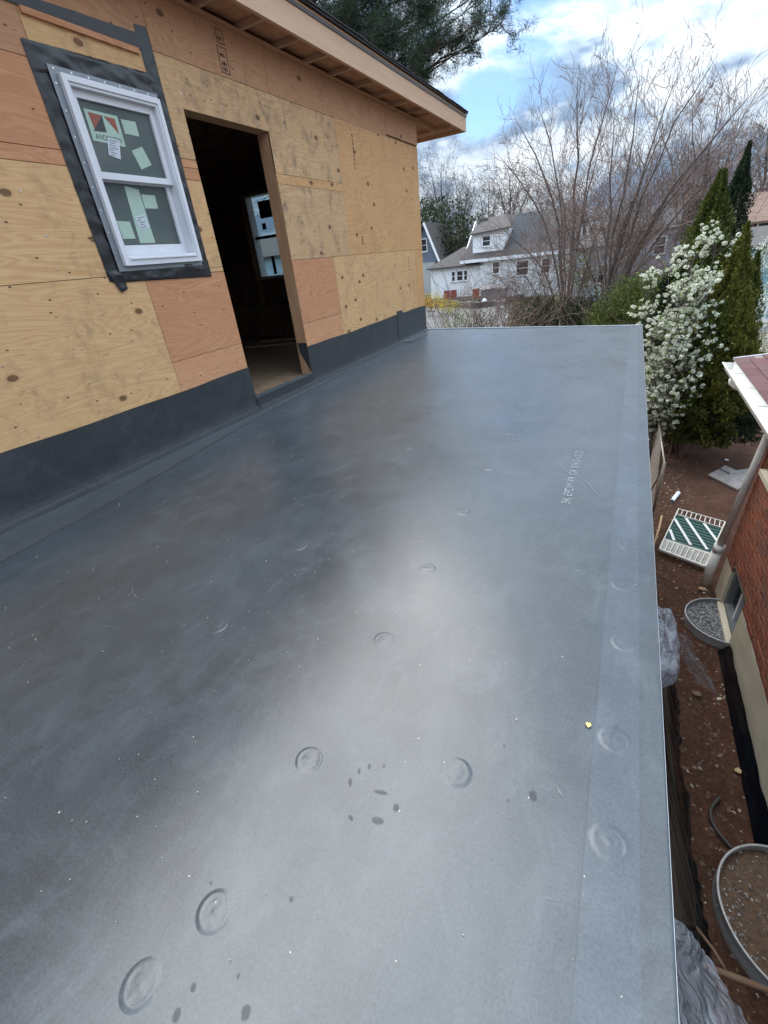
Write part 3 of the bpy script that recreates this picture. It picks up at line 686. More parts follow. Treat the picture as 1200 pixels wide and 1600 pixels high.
for (a, b, c, d) in rects_minus(BY0, BY1-.006, FZ+.001, -.45, [UW, (BW[0], BW[1], -2.3, BW[3])]): mb.box(BX+.016, BX+.2, a, b, c, d)
mb.box(BX+.2, BX+5, BY0, BY1-.01, GZ, -.45); mb.build('brick_backing', mortar, brick_house)
bl, bh, jt = .203, .0572, .0105
def brick_mesh(seed, L=bl-jt):
    r = random.Random(seed); mb = MB(); mb.box(0, .09, 0, L, 0, bh)
    mb.v = [(x+r.uniform(-.0015, .0015), y+r.uniform(-.002, .002), z+r.uniform(-.0015, .0015)) for x, y, z in mb.v]
    me = bpy.data.meshes.new('brick'); me.from_pydata(mb.v, [], mb.f); me.materials.append(brick_m)
    return me
BM = [brick_mesh(i) for i in range(5)]; HB = [brick_mesh(9+i, bl/2-jt) for i in range(2)]
stuffb = MB(); nb = 0; row = 0; zc = FZ+.004
cands = []
while zc+bh < -.45:
    off = (row % 2)*bl/2; y = BY1-.0
    ys = []
    if off: ys.append((BY1-bl/2+jt, bl/2-jt))
    y = BY1-off-bl+jt
    while y > BY0: ys.append((y, bl-jt)); y -= bl
    for (ya, L) in ys:
        hit = any(ya < h[1]-.01 and ya+L > h[0]+.01 and zc < h[3] and zc+bh > h[2] for h in (UW, BW))
        if not hit: cands.append((ya, L, zc))
        else:
            for h in (UW, BW):
                if zc < h[3] and zc+bh > h[2]:
                    if ya < h[0]-.02 and ya+L > h[0]: stuffb.box(BX, BX+.05, ya, h[0]-.004, zc, zc+bh)
                    if ya < h[1] and ya+L > h[1]+.02: stuffb.box(BX, BX+.05, h[1]+.004, ya+L, zc, zc+bh)
    zc += bh+jt; row += 1
cands.sort(key=lambda t: (0 if 3.3 < t[0] < 5.5 else 1, abs(t[0]-4.2)))
for i, (ya, L, z) in enumerate(cands):
    px = random.uniform(-.002, .002)
    if i < 290:
        o = bpy.data.objects.new('brick', (HB if L < .15 else BM)[random.randrange(2 if L < .15 else 5)]); COL.objects.link(o); o.parent = brick_house
        o.location = Vector((BX+px, ya, z))-brick_house.location
    else: stuffb.box(BX+px, BX+.09, ya, ya+L, z, z+bh)
stuffb.build('brickwork', brick_m, brick_house, kind='stuff')
grey_paint = simple('grey_window_paint', (.16, .17, .18), (.11, .12, .13), .5, 5)
dglass = simple('dark_window_glass', (.02, .025, .03), (.03, .035, .04), .08, 2, bump=0)
ring(MB(), BW[0], BW[1], BW[2], BW[3], .05, BX+.03, BX+.19).build('basement_window', grey_paint, brick_house)
bw = bpy.data.objects['basement_window']
MB().box(BX+.10, BX+.11, BW[0]+.05, BW[1]-.05, BW[2]+.05, BW[3]-.05).build('pane', dglass, bw)
MB().box(BX+.06, BX+.10, (BW[0]+BW[1])/2-.02, (BW[0]+BW[1])/2+.02, BW[2]+.05, BW[3]-.05).build('mullion', white_vinyl, bw)
MB().box(BX-.03, BX+.03, BW[0]-.02, BW[1]+.02, BW[2]-.04, BW[2]-.001).build('window_sill', cream, brick_house)
uw = ring(MB(), UW[0], UW[1], UW[2], UW[3], .04, BX+.02, BX+.12).build('side_window', white_vinyl, brick_house)
MB().box(BX+.06, BX+.07, UW[0]+.04, UW[1]-.04, UW[2]+.04, UW[3]-.04).build('pane', dglass, uw)
MB().box(BX-.04, BX+.02, UW[0]-.03, UW[1]+.03, UW[2]-.05, UW[2]-.001).build('window_sill', cream, brick_house)
# eave: soffit, gutter, straps, downspout
gut_m = simple('white_gutter_metal', (.82, .82, .80), (.66, .66, .62), .4, 5, bump=.05, stretch=(3, .4, 3))
GX0, GX1, GTZ, GYE = 1.185, 1.31, -.385, 6.92
prof = [(GX1, GTZ+.03), (GX1, GTZ-.095), (GX0+.045, GTZ-.095), (GX0+.03, GTZ-.05), (GX0, GTZ-.012), (GX0, GTZ), (GX0+.014, GTZ), (GX0+.014, GTZ-.006), (GX0+.004, GTZ-.013), (GX0+.034, GTZ-.052), (GX0+.05, GTZ-.091), (GX1-.004, GTZ-.091), (GX1-.004, GTZ+.03)]
mb = MB(); mb.prism([(x, GYE, z) for x, z in prof], (0, -(GYE+3.0), 0))
mb.prism([(GX1-.005, GYE-.004, GTZ-.09), (GX0+.05, GYE-.004, GTZ-.09), (GX0+.034, GYE-.004, GTZ-.05), (GX0+.006, GYE-.004, GTZ-.004), (GX1-.005, GYE-.004, GTZ-.004)], (0, .003, 0))
gut = mb.build('gutter', gut_m, brick_house)
for y in np.arange(6.35, -2.5, -.62): MB().box(GX0+.015, GX1-.005, y-.008, y+.008, GTZ-.004, GTZ+.001).build('gutter_strap', steel, gut)
MB().box(GX1+.001, GX1+.02, BY0, GYE, GTZ-.10, GTZ+.035).build('fascia_board', white_vinyl, brick_house)
MB().box(GX1+.021, BX+.2, BY0, GYE-.02, GTZ-.085, GTZ-.065).build('soffit', white_vinyl, brick_house)
# porch side wall carrying the projecting roof corner, set back from the brick corner
MB().box(2.6, 2.72, BY1+.01, GYE-.1, GZ, GTZ-.09).build('porch_wall', mortar, brick_house)
dt = at_x(1196, 690, 1.44)
dsp = [(1.25, 6.45, GTZ-.09), (1.25, 6.45, GTZ-.13), (1.30, 6.40, GTZ-.17), (1.50, 6.2, GTZ-.16), (1.52, dt.y+.3, GTZ-.14), (1.46, dt.y+.03, GTZ-.22), tuple(dt), (1.40, 5.46, -2.20)]
MB().tube(dsp, .037, 14).build('downspout', gut_m, brick_house, smooth=True)
ds = [o for o in brick_house.children if o.name.startswith('downspout')][0]
MB().tube([(1.40, 5.465, -2.24), (1.385, 5.50, -2.795)], [.050, .049], 14).build('lower_pipe', gut_m, ds, smooth=True)
MB().tube([(1.40, 5.462, -2.16), (1.40, 5.465, -2.26)], [.058, .056], 14).build('pipe_collar', gut_m, ds, smooth=True)
# roof shingles: courses parallel to Y, slope up to +x
sr = .14
k = NB('maroon_shingle'); v = k.coord(rnd=True); oinf = k.new('ShaderNodeObjectInfo')
c = k.ramp(oinf.outputs['Random'], ((0, (.085, .040, .042)), (.5, (.115, .055, .052)), (1, (.10, .062, .066)))); c = k.mix(k.ramp(k.noise(v, 90, 5), ((.35, 0.0), (.7, .5))), c, (.17, .11, .11)); k.base(c, .95, 0, .2); k.bump(k.noise(v, 200, 4), .6, .003); shing_m = k.m
mb = MB(); mb.prism([(GX1+.0, BY0, GTZ+.036), (GX1+5, BY0, GTZ+.036+5*sr), (GX1+5, BY0, GTZ-.02+5*sr), (GX1+.022, BY0, GTZ-.02)], (0, GYE-BY0, 0)); mb.build('roof_deck', mortar, brick_house)
def shing_me(L):
    mb = MB(); mb.box(0, .20, 0, L-.006, 0, .007); me = bpy.data.meshes.new('shingle'); me.from_pydata(mb.v, [], mb.f); me.materials.append(shing_m); return me
SM = shing_me(.30); roofstuff = MB(); th = math.atan(sr)
for r_ in range(34):
    for j in range(32):
        y = GYE+.01-.30*(j+1)-(.15 if r_ % 2 else 0)
        if y < BY0: continue
        x = GX1-.025+r_*.14; z = GTZ+.042+(r_*.14)*sr
        if r_ < 14 and j < 16:
            o = bpy.data.objects.new('shingle', SM); COL.objects.link(o); o.parent = brick_house; o.location = Vector((x, y, z+random.uniform(0, .002)))-brick_house.location; o.rotation_euler = (0, -th+.05, 0)
        else: roofstuff.prism([(x, y, z), (x+.20, y, z+.2*sr-.01), (x+.20, y, z+.2*sr-.003), (x, y, z+.007)], (0, .294, 0))
roofstuff.build('roof_shingles', shing_m, brick_house, kind='stuff')
MB().beam((GX1-.02, GYE+.012, GTZ+.035), (GX1+5, GYE+.012, GTZ+.035+5*sr), .02, .03).build('rake_edge', white_vinyl, brick_house)

# ------------------------------------------------------------------ alley things
galv = simple('galvanized_steel', (.50, .51, .51), (.34, .35, .35), .45, 20, .35, bump=.2)
gravel_m = simple('grey_gravel', (.60, .61, .62), (.26, .27, .28), .9, 40, island=.7)
def well(yc, hy, dx, ztop, label, grav):
    root = thing('window_well', (BX, yc, GZ), label, 'window well', 'window wells along the foundation')
    mb = MB(); N = 40
    def fn(u, v):
        a = -math.pi/2+math.pi*u; r = 1+.008*math.sin(v*30); return (BX-.003-dx*math.cos(a)*r, yc+hy*math.sin(a)*r, ztop-.45*v)
    mb.grid(fn, N, 16); mb.build('corrugated_wall', galv, root, smooth=True)
    MB().tube([(BX-.003-dx*math.cos(-math.pi/2+math.pi*i/N), yc+hy*math.sin(-math.pi/2+math.pi*i/N), ztop) for i in range(N+1)], .009, 7).build('rim', galv, root, smooth=True)
    n = 2600 if grav else 700; mb = MB()
    for _ in range(n):
        a = random.uniform(-1.5, 1.5); r = math.sqrt(random.random())*.96; x = BX-.02-dx*math.cos(a)*r*(1 if grav else 1); y = yc+hy*math.sin(a)*r
        if not grav and not (x < BX-.25 or random.random() < .25): continue
        s = random.uniform(.008, .020) if grav else random.uniform(.004, .012); z = ztop-.05+random.uniform(-.01, .01); q = [Vector((random.uniform(-1, 1), random.uniform(-1, 1), random.uniform(-.7, .7)))*s for _ in range(4)]
        n0 = len(mb.v); mb.v += [(x+p.x, y+p.y, z+p.z) for p in q]; mb.f += [(n0, n0+1, n0+2), (n0, n0+2, n0+3), (n0, n0+3, n0+1), (n0+1, n0+3, n0+2)]
    mb.build('gravel', gravel_m, root, kind='stuff')
    mb = MB(); mb.grid(lambda u, v: (BX-.005-dx*.985*math.cos(-math.pi/2+math.pi*u)*v, yc+hy*.985*math.sin(-math.pi/2+math.pi*u)*v, ztop-.06+.012*noise.noise(Vector((u*9, v*9, yc)))), 30, 10)
    mb.build('well_floor', gravel_m if grav else leaf_litter, root)
leaf_litter = simple('damp_leaf_litter', (.14, .085, .05), (.05, .032, .022), .85, 30, bump=.9, bscale=50)
well(4.76, .36, .37, GZ+.10, 'half-round galvanized window well full of grey gravel by the basement window', True)
well(1.92, .42, .40, GZ+.16, 'half-round galvanized window well holding brown leaf litter beside the foundation, nearest the camera', False)
# cut the ground inside wells is unnecessary: floors sit above it
hose_m = simple('dark_hose', (.035, .035, .035), (.06, .05, .045), .6, 10)
p0, p1 = Vector((1.12, 2.62, GZ+.03)), Vector((1.27, 2.28, GZ+.03))
pts = [p0.lerp(p1, t)+Vector((-.07*math.sin(t*math.pi)+.10*(1-t)**3, .05*(1-t)**2, 0)) for t in np.arange(0, 1.01, .08)]
tag(MB().tube(pts, .012, 8).build('bent_hose', hose_m, origin=p0, smooth=True), 'curved dark hose half buried in dirt beyond the nearest window well', 'hose')
# dimple membrane along the foundation
blk = simple('black_sheet_plastic', (.003, .004, .007), (.002, .0025, .004), .20, 6, bump=.7, bscale=12, spec=.5)
mb = MB(); mb.grid(lambda u, v: (BX-.012-.085*v+.012*noise.noise(Vector((u*30, v*2, 1))), -1+5.35*u, GZ+.12-.11*v+.02*noise.noise(Vector((u*24, v*3, 2)))), 120, 5)
tag(mb.build('foundation_membrane', blk, origin=(BX, 1.5, GZ), smooth=True), 'strip of black plastic sheet lying along the foot of the cream foundation', 'plastic strip')
# black tarp hung from the roof wall
def tarp(u, v):
    y = -.6+4.9*u; s = v
    x = .262+(.78-.10*abs(2*u-1.1))*s**1.25+0.020*math.sin(y*38+5*noise.noise(Vector((y*1.3, 0, 2)))*3+s*2)*(.3+s)*(1.3-s)+.04*noise.noise(Vector((y*4, s*1.5, 0)))
    yy = y-.55*s; z = -.16-(2.66)*s**.9+.006*math.sin(y*17)
    if s > .9: z = max(z, GZ+.03)
    return (x, yy, max(z, GZ+.02))
tag(MB().grid(tarp, 420, 40).build('black_tarp', blk, origin=(.4, 1.5, -1.5), smooth=True), 'black plastic sheeting draped in folds from the roof edge down to the dirt', 'plastic sheet')
# translucent plastic
def film_mat(name, col, a, rough):
    k = NB(name); N = k.N; L = k.L; tr = N.new('ShaderNodeBsdfTransparent'); tr.inputs[0].default_value = (.95, .95, .97, 1)
    k.base(col, rough, 0, .6); tl = N.new('ShaderNodeBsdfTranslucent'); tl.inputs[0].default_value = (*col, 1)
    m1 = N.new('ShaderNodeMixShader'); m1.inputs[0].default_value = .35; L.new(k.b.outputs[0], m1.inputs[1]); L.new(tl.outputs[0], m1.inputs[2])
    mx = N.new('ShaderNodeMixShader'); f = k.ramp(k.noise(k.coord(), 9, 4, .6), ((.35, max(0, a-.15)), (.65, min(1, a+.12)))); L.new(f, mx.inputs[0])
    L.new(tr.outputs[0], mx.inputs[1]); L.new(m1.outputs[0], mx.inputs[2]); L.new(mx.outputs[0], k.out.inputs['Surface']); k.bump(k.noise(k.coord((1, 2, 1)), 7, 2, .4, 2.5), .9, .04); return k.m
milky = film_mat('milky_film', (.52, .55, .60), .40, .10); clearf = film_mat('clear_film', (.5, .53, .56), .22, .06)
def quadsheet(P, nu, nv, amp, fr, seed, fold=0):
    A, B, Cc, D = [Vector(p) for p in P]; nrm = (B-A).cross(D-A).normalized()
    def fn(u, v):
        p = (A*(1-u)+B*u)*(1-v)+(D*(1-u)+Cc*u)*v
        w = amp*(noise.noise(Vector((u*fr*.6, v*fr*.6, seed)))-1.2*abs(noise.noise(Vector((u*fr*1.3, v*fr*.7, seed+5))))-.5*abs(noise.noise(Vector((u*fr*1.1+v*2, v*fr*2.3, seed+7))))+fold*math.sin(u*23+v*6)*.3)
        edge = .3*amp*noise.noise(Vector((u*7, v*7, seed+9)))
        return p+nrm*w+Vector((edge, edge, 0))
    return MB().grid(fn, nu, nv)
def bag(u, v):
    th = u*2*math.pi; ph = v*math.pi; q = 1+.24*noise.noise(Vector((math.cos(th)*1.6, math.sin(th)*1.6, v*3.2)))-.28*abs(noise.noise(Vector((math.cos(th)*1.9, math.sin(th)*1.9+v*2, v*4.5))))
    return (.485+.12*q*math.sin(ph)*math.cos(th), 2.42+.30*q*math.sin(ph)*math.sin(th), -1.12+.20*q*math.cos(ph))
tag(MB().grid(bag, 60, 40).build('plastic_bag', milky, origin=(.5, 2.42, -1.2), smooth=True), 'crumpled milky plastic bag bulging below the roof edge', 'plastic bag')
pp = [at_z(*q) for q in ((1032, 985, -1.2), (1062, 998, -1.6), (1118, 1085, -2.3), (1060, 1000, -1.35))]
tag(quadsheet([at_z(1034, 985, -1.15), at_z(1072, 992, -1.7), at_z(1122, 1090, -2.55), at_z(1085, 1062, -2.2)], 40, 26, .05, 4, 3).build('clear_film', clearf, origin=pp[0], smooth=True), 'sheet of clear plastic film hanging beside the milky bag over the dirt', 'plastic film')
tag(quadsheet([at_z(1048, 1430, -.30), at_z(1108, 1500, -.75), at_z(1185, 1625, -.75), at_z(1040, 1640, -.22)], 60, 40, .020, 1.8, 11, .25).build('milky_sheet', milky, origin=at_z(1080, 1550, -.5), smooth=True), 'sheet of translucent white plastic spilling over the roof edge at the bottom corner', 'plastic sheet')
# sticks
def stick(a, b, r, lab, m=None):
    a, b = Vector(a), Vector(b); mid = a.lerp(b, .5)+Vector((.01, 0, .01))
    tag(MB().tube([a, mid, b], [r, r*1.05, r*.8], 6).build('wooden_stick', m or bark_l, origin=a, smooth=True), lab, 'stick', 'sticks lying in the side yard')
bark_l = simple('peeled_stick', (.19, .12, .075), (.12, .075, .045), .8, 12)
stick(at_z(1098, 1508, -2.3), at_z(1230, 1560, -2.3), .017, 'long brown stick crossing the black plastic near the bottom corner')
stick(at_z(1087, 1448, -2.35), at_z(1137, 1522, -2.32), .009, 'thin reddish stick leaning on the long brown stick')
stick(at_z(1034, 806, -2.6), at_z(1021, 852, -2.6), .014, 'short upright wooden stake near the striped rack', simple('stake_wood', (.5, .32, .17), None, .8))
# white pipe offcut
a, b = at_z(1050, 783, GZ+.04), at_z(1060, 770, GZ+.04)
mb = MB(); mb.tube([a, b], .032, 16, False); mb.tube([a, b], .027, 16, False)
tag(mb.build('pipe_offcut', white_vinyl, origin=a, smooth=True), 'short white plastic pipe offcut lying on the dirt', 'pipe')
# slab pieces
conc = simple('dirty_board', (.27, .25, .24), (.16, .14, .13), .9, 8, bump=.4)
tag(MB().prism([at_z(u, v, GZ+.02) for u, v in ((1106, 744), (1152, 767), (1180, 745), (1178, 733), (1150, 737), (1132, 730))], (0, 0, .03)).build('grey_board', conc, origin=at_z(1140, 745, GZ)), 'dirty grey board lying flat on the dirt behind the downspout', 'board')
tag(MB().prism([at_z(u, v, GZ+.055) for u, v in ((1126, 733), (1140, 741), (1145, 734), (1132, 728))], (0, 0, .02)).build('grey_board', conc, origin=at_z(1135, 735, GZ)), 'small grey offcut lying on top of the larger grey board', 'board')
# striped rack
rack = thing('slatted_rack', at_z(1085, 840, GZ), 'white slatted rack with a green panel of diagonal white stripes on the dirt', 'rack')
zr = GZ+.10
def K(x, y): return 980+x*.25, 600+y*.25
def Q(x, y, dz=0): return at_z(*K(x, y), zr+dz)
A, B, Cc, D = Q(200, 1030), Q(230, 965), Q(530, 1058), Q(488, 1140)        # near slotted strip
rack_w = simple('rack_white_plastic', (.66, .65, .60), (.5, .48, .44), .5, 8)
green_w = simple('rack_green', (.03, .105, .085), (.02, .07, .06), .6, 60, bump=.5)
def bil(A, B, Cc, D, u, v): return (A*(1-u)+D*u)*(1-v)+(B*(1-u)+Cc*u)*v
mb = MB(); bars = 9
for v0, v1 in ((0, .10), (.90, 1)): mb.prism([bil(A, B, Cc, D, 0, v0), bil(A, B, Cc, D, 1, v0), bil(A, B, Cc, D, 1, v1), bil(A, B, Cc, D, 0, v1)], (0, 0, -.03))
for i in range(bars+1):
    u = i/bars*.97; mb.prism([bil(A, B, Cc, D, u, .1), bil(A, B, Cc, D, u+.03, .1), bil(A, B, Cc, D, u+.03, .9), bil(A, B, Cc, D, u, .9)], (0, 0, -.03))
mb.build('slotted_rail', rack_w, rack)
for i in range(bars):
    for j in range(8):
        u = (i+.18)/bars*.97+.022; v = .15+j*.095; w = .06
        MB().prism([bil(A, B, Cc, D, u, v), bil(A, B, Cc, D, u+w, v), bil(A, B, Cc, D, u+w, v+.045), bil(A, B, Cc, D, u, v+.045)], (0, 0, -.012)).build('slat', rack_w, rack)
A2, B2, C2, D2 = Q(236, 962), Q(302, 812), Q(606, 905), Q(535, 1054)
MB().prism([A2+Vector((0,0,-.01)), D2+Vector((0,0,-.01)), C2+Vector((0,0,-.01)), B2+Vector((0,0,-.01))], (0, 0, -.02)).build('green_panel', green_w, rack)
gdk = simple('rack_green_dark', (.015, .06, .05), (.01, .04, .035), .6, 60)
mb = MB()
for i in range(9):
    v = .08+i*.105; mb.prism([bil(A2, B2, C2, D2, 0.01, v), bil(A2, B2, C2, D2, .99, v), bil(A2, B2, C2, D2, .99, v+.02), bil(A2, B2, C2, D2, .01, v+.02)], (0, 0, -.006))
mb.build('weave', gdk, rack)
stripe_w = simple('rack_stripe', (.72, .74, .74), (.6, .62, .62), .5)
for (u0, v0, u1, v1) in ((.02, .35, .20, .0), (.02, .80, .55, .02), (.22, .97, .88, .04), (.60, .97, .98, .45)):
    a, b = bil(A2, B2, C2, D2, u0, v0), bil(A2, B2, C2, D2, u1, v1); MB().beam(a+Vector((0,0,.004)), b+Vector((0,0,.004)), .034, .008).build('stripe', stripe_w, rack)
A3, B3, C3, D3 = Q(306, 812, .02), Q(322, 780, .02), Q(612, 862, .02), Q(606, 902, .02)
mb = MB()
for v in (0, 1): mb.beam(bil(A3, B3, C3, D3, 0, v), bil(A3, B3, C3, D3, 1, v), .012, .012)
for i in range(11): mb.beam(bil(A3, B3, C3, D3, i/10, 0), bil(A3, B3, C3, D3, i/10, 1), .010, .010)
mb.build('open_rail', rack_w, rack)
MB().beam(A, B3, .014, .02).beam(D, C3, .014, .02).build('side_rail', rack_w, rack)
# chain-link fence
fence = thing('chain_link_fence', (.84, 7.1, GZ), 'low weathered chain-link fence with pipe rail beside the flat roof', 'fence')
fm = simple('fence_pipe', (.30, .27, .23), (.2, .18, .15), .5, 20, .5)
for y in (7.08, 9.6): MB().tube([(.85, y, GZ), (.85, y, -1.86)], .019, 10).build('post', fm, fence, smooth=True)
MB().tube([(.85, 7.08, -1.885), (.83, 9.6, -1.885)], .014, 8).build('top_rail', fm, fence, smooth=True)
MB().tube([(.85, 7.08, -1.95), (.84, 7.9, -2.75)], .011, 8).build('brace', fm, fence, smooth=True)
mb = MB()
for i in range(50):
    for s in (1, -1):
        y = 7.1+i*.05; z0, z1 = GZ+.03, -1.9; yb = y+s*(z1-z0)
        lo, hi = 7.1, 9.58
        a = Vector((.85, y, z0)); b = Vector((.85, yb, z1))
        t0, t1 = 0, 1
        for lim, sg in ((lo, -1), (hi, 1)):
            if (b.y-lim)*sg > 0: t1 = min(t1, (lim-a.y)/(b.y-a.y))
        if t1 > .02: mb.tube([a, a.lerp(b, t1)], .0014, 3, False)
mb.build('wire_mesh', fm, fence)
# debris on dirt
def debris(n, region, smin, smax, m, name, label, flat=.4, elong=1):
    mb = MB()
    for _ in range(n):
        x, y = region(); s = random.uniform(smin, smax)*(random.random()**1.5*.8+.2+.2); z = ground_h(x, y)+s*.15; a = random.uniform(0, 3.1)
        q = [Vector((random.uniform(.5, 1)*cx_*elong, random.uniform(.5, 1)*cy_, cz_*flat*random.uniform(.5, 1)))*s for cx_, cy_, cz_ in ((1,1,-1), (-1,1,-1), (-1,-1,-1), (1,-1,-1), (.8,.7,1), (-.8,.8,1), (-.7,-.8,1), (.8,-.8,1))]
        ca, sa = math.cos(a), math.sin(a); n0 = len(mb.v); mb.v += [(x+p.x*ca-p.y*sa, y+p.x*sa+p.y*ca, z+p.z) for p in q]
        mb.f += [tuple(n0+i for i in f) for f in ((0,3,2,1), (4,5,6,7), (0,1,5,4), (1,2,6,5), (2,3,7,6), (3,0,4,7))]
    o = mb.build(name, m, origin=(1, 5, GZ)); tag(o, label, name.replace('_', ' ')); o['kind'] = 'stuff'
def reg(x0, x1, y0, y1): return lambda: (random.uniform(x0, x1), random.uniform(y0, y1))
stone_m = simple('yard_stone', (.30, .24, .20), (.14, .09, .07), .9, 20, island=.7)
debris(1500, reg(.3, 1.45, .8, 13), .004, .022, stone_m, 'small_stones', 'small stones and clods scattered over the brown dirt')
debris(260, reg(.9, 4, 5.5, 13), .006, .03, stone_m, 'loose_stones', 'loose stones lying on the bare yard beyond the downspout')
debris(240, reg(.7, 1.42, 1.0, 9), .004, .014, simple('pale_chip', (.62, .56, .46), (.4, .34, .28), .8, 30, island=.5), 'pale_chips', 'pale wood chips and plaster bits on the dirt', .25, 1.8)
debris(700, reg(.7, 1.45, 1.0, 9), .006, .018, simple('brown_twig', (.16, .10, .06), (.08, .05, .03), .9, 20, island=.5), 'twigs_and_leaves', 'brown twigs and dead leaves on the dirt strip', .12, 2.5)
def clod(u, v, s, m, lab):
    p = at_z(u, v, GZ+.02); r = random.Random(u)
    mb = MB(); mb.prism([p+Vector((s*math.cos(a)*r.uniform(.7, 1.1), s*.7*math.sin(a)*r.uniform(.7, 1.1), 0)) for a in np.arange(0, 6.2, .9)], (0, 0, s*.35)); tag(mb.build('rubble_piece', m, origin=p), lab, 'rubble', 'rubble in the side yard')
clod(1097, 921, .05, simple('tan_rubble', (.36, .24, .15), None, .9), 'tan lump of rubble at the foot of the downspout'); clod(1088, 1085, .045, stone_m, 'pale stone in the dirt between tarp and foundation')
clod(1153, 1205, .03, simple('yellow_chip', (.50, .38, .20), None, .9), 'yellowish wood block by the foundation strip'); clod(1135, 719, .04, white_vinyl, 'white scrap lying on the bare soil beyond the grey board')

# ------------------------------------------------------------------ vegetation helpers
def tubes_np(segs, sides=3):
    """segs: (n,8) p0 p1 r0 r1 -> quads soup"""
    S = np.array(segs, dtype=np.float64); p0, p1, r0, r1 = S[:, :3], S[:, 3:6], S[:, 6:7], S[:, 7:8]
    t = p1-p0; t /= np.linalg.norm(t, axis=1, keepdims=True)+1e-9
    ref = np.where(np.abs(t[:, 2:3]) < .9, np.array([[0, 0, 1.]]), np.array([[1., 0, 0]]))
    a = np.cross(t, ref); a /= np.linalg.norm(a, axis=1, keepdims=True); b = np.cross(t, a)
    out = np.empty((len(S), sides, 4, 3))
    for j in range(sides):
        for q, jj in enumerate((j, (j+1) % sides)):
            an = 2*math.pi*jj/sides; d = a*math.cos(an)+b*math.sin(an)
            if q == 0: out[:, j, 0] = p0+d*r0; out[:, j, 3] = p1+d*r1
            else: out[:, j, 1] = p0+d*r0; out[:, j, 2] = p1+d*r1
    return out.reshape(-1, 3)
def leaves_np(P, size, up=None, aspect=2.0, dirs=None):
    n = len(P); 
    d = RNG.normal(size=(n, 3)) if dirs is None else dirs+RNG.normal(size=(n, 3))*.45
    d /= np.linalg.norm(d, axis=1, keepdims=True); e = np.cross(d, RNG.normal(size=(n, 3))); e /= np.linalg.norm(e, axis=1, keepdims=True)
    s = size*(.6+.8*RNG.random((n, 1)))
    out = np.empty((n, 4, 3)); out[:, 0] = P-d*s*.5; out[:, 1] = P+e*s*.5/aspect; out[:, 2] = P+d*s*.5; out[:, 3] = P-e*s*.5/aspect
    return out.reshape(-1, 3)
def grow(segs, tips, p, d, L, r, depth, rng, spread=.5, nkids=3, up=.15, wob=.15, ratio=.62, nseg=5, minr=.0025):
    p = np.array(p, float); d = np.array(d, float); d /= np.linalg.norm(d); pts = [(p.copy(), d.copy(), r)]
    r1 = max(minr, r*.45)
    for i in range(nseg):
        d = d+rng.normal(size=3)*wob+np.array([0, 0, up]); d /= np.linalg.norm(d); q = p+d*L/nseg; ra = r+(r1-r)*i/nseg; rb = r+(r1-r)*(i+1)/nseg
        segs.append((*p, *q, ra, rb)); p = q; pts.append((p.copy(), d.copy(), rb))
    if depth <= 0: tips.append(p); return
    for kk in range(nkids):
        i = 1+int((kk+rng.random())/nkids*(nseg)); i = min(i, nseg); q, dd, rr = pts[i]
        s = rng.normal(size=3); s -= dd*s.dot(dd); s /= np.linalg.norm(s)+1e-9; nd = dd*(1-spread*.5)+s*spread*(.7+.6*rng.random())
        grow(segs, tips, q, nd, L*ratio*(.7+.5*rng.random()), max(minr, rr*.62), depth-1, rng, spread, nkids, up, wob, ratio, max(3, nseg-1), minr)
    return
bark_w = simple('warm_twigs', (.24, .17, .145), (.16, .11, .10), .9, 8)
bark_g = simple('grey_brown_bark', (.125, .10, .09), (.07, .055, .05), .9, 12)
bark_p = simple('purple_brown_twigs', (.235, .165, .135), (.15, .10, .085), .9, 8)
bark_d = simple('far_tree_bark', (.13, .105, .10), (.09, .07, .07), .9, 3)
def bare_tree(name, base, limbs, label, rng, trunk_r, depth=3, nkids=4, m=None, mt=None, ratio=.5, spread=.55, up=.1, minr=.004, group=None, tl=.30, wob=.13, k0=2):
    """limbs: list of target points the main limbs reach"""
    root = thing(name, base, label, 'tree', group); base = Vector(base)
    segs, tw, tips = [], [], []
    for i, tg in enumerate(limbs):
        tg = Vector(tg); v = tg-base; L = v.length; b0 = base+Vector((rng.normal()*.12, rng.normal()*.12, 0))*(trunk_r/.1)
        pts = []; n = 9
        for k_ in range(n+1):
            t = k_/n; q = b0.lerp(tg, t); hz = Vector((v.x, v.y, 0)); q += -hz*(.35*math.sin(math.pi*t)*(.5)) + Vector((0, 0, v.z*.12*math.sin(math.pi*t)))
            q += Vector(rng.normal(size=3))*.007*L*(math.sin(math.pi*t)); pts.append(q)
        rr = trunk_r*(.75+.4*rng.random())
        for k_ in range(n):
            ra = rr*(1-k_/n)**.8+minr; rb = rr*(1-(k_+1)/n)**.8+minr; segs.append((*pts[k_], *pts[k_+1], ra, rb))
        for k_ in range(k0, n+1):
            for _ in range(nkids if k_ < n else 2):
                t = rng.random(); q = pts[k_-1].lerp(pts[k_], t); dd = np.array((pts[k_]-pts[k_-1]).normalized()); s = rng.normal(size=3); s -= dd*s.dot(dd); s /= np.linalg.norm(s)
                grow(tw, tips, q, dd*.7+s*spread*1.2, L*tl*(1.05-k_/n*.55)*(.6+.7*rng.random()), max(minr, rr*(1-k_/n)**.8*.45), depth-1, rng, spread, 3, up, wob, ratio, 5, minr)
    MB().np(tubes_np(segs, 6), 4).build('trunk', m or bark_g, root)
    MB().np(tubes_np(tw, 3), 4).build('crown', mt or bark_p, root, kind=None)
    return root, tips
rng = np.random.default_rng(11)
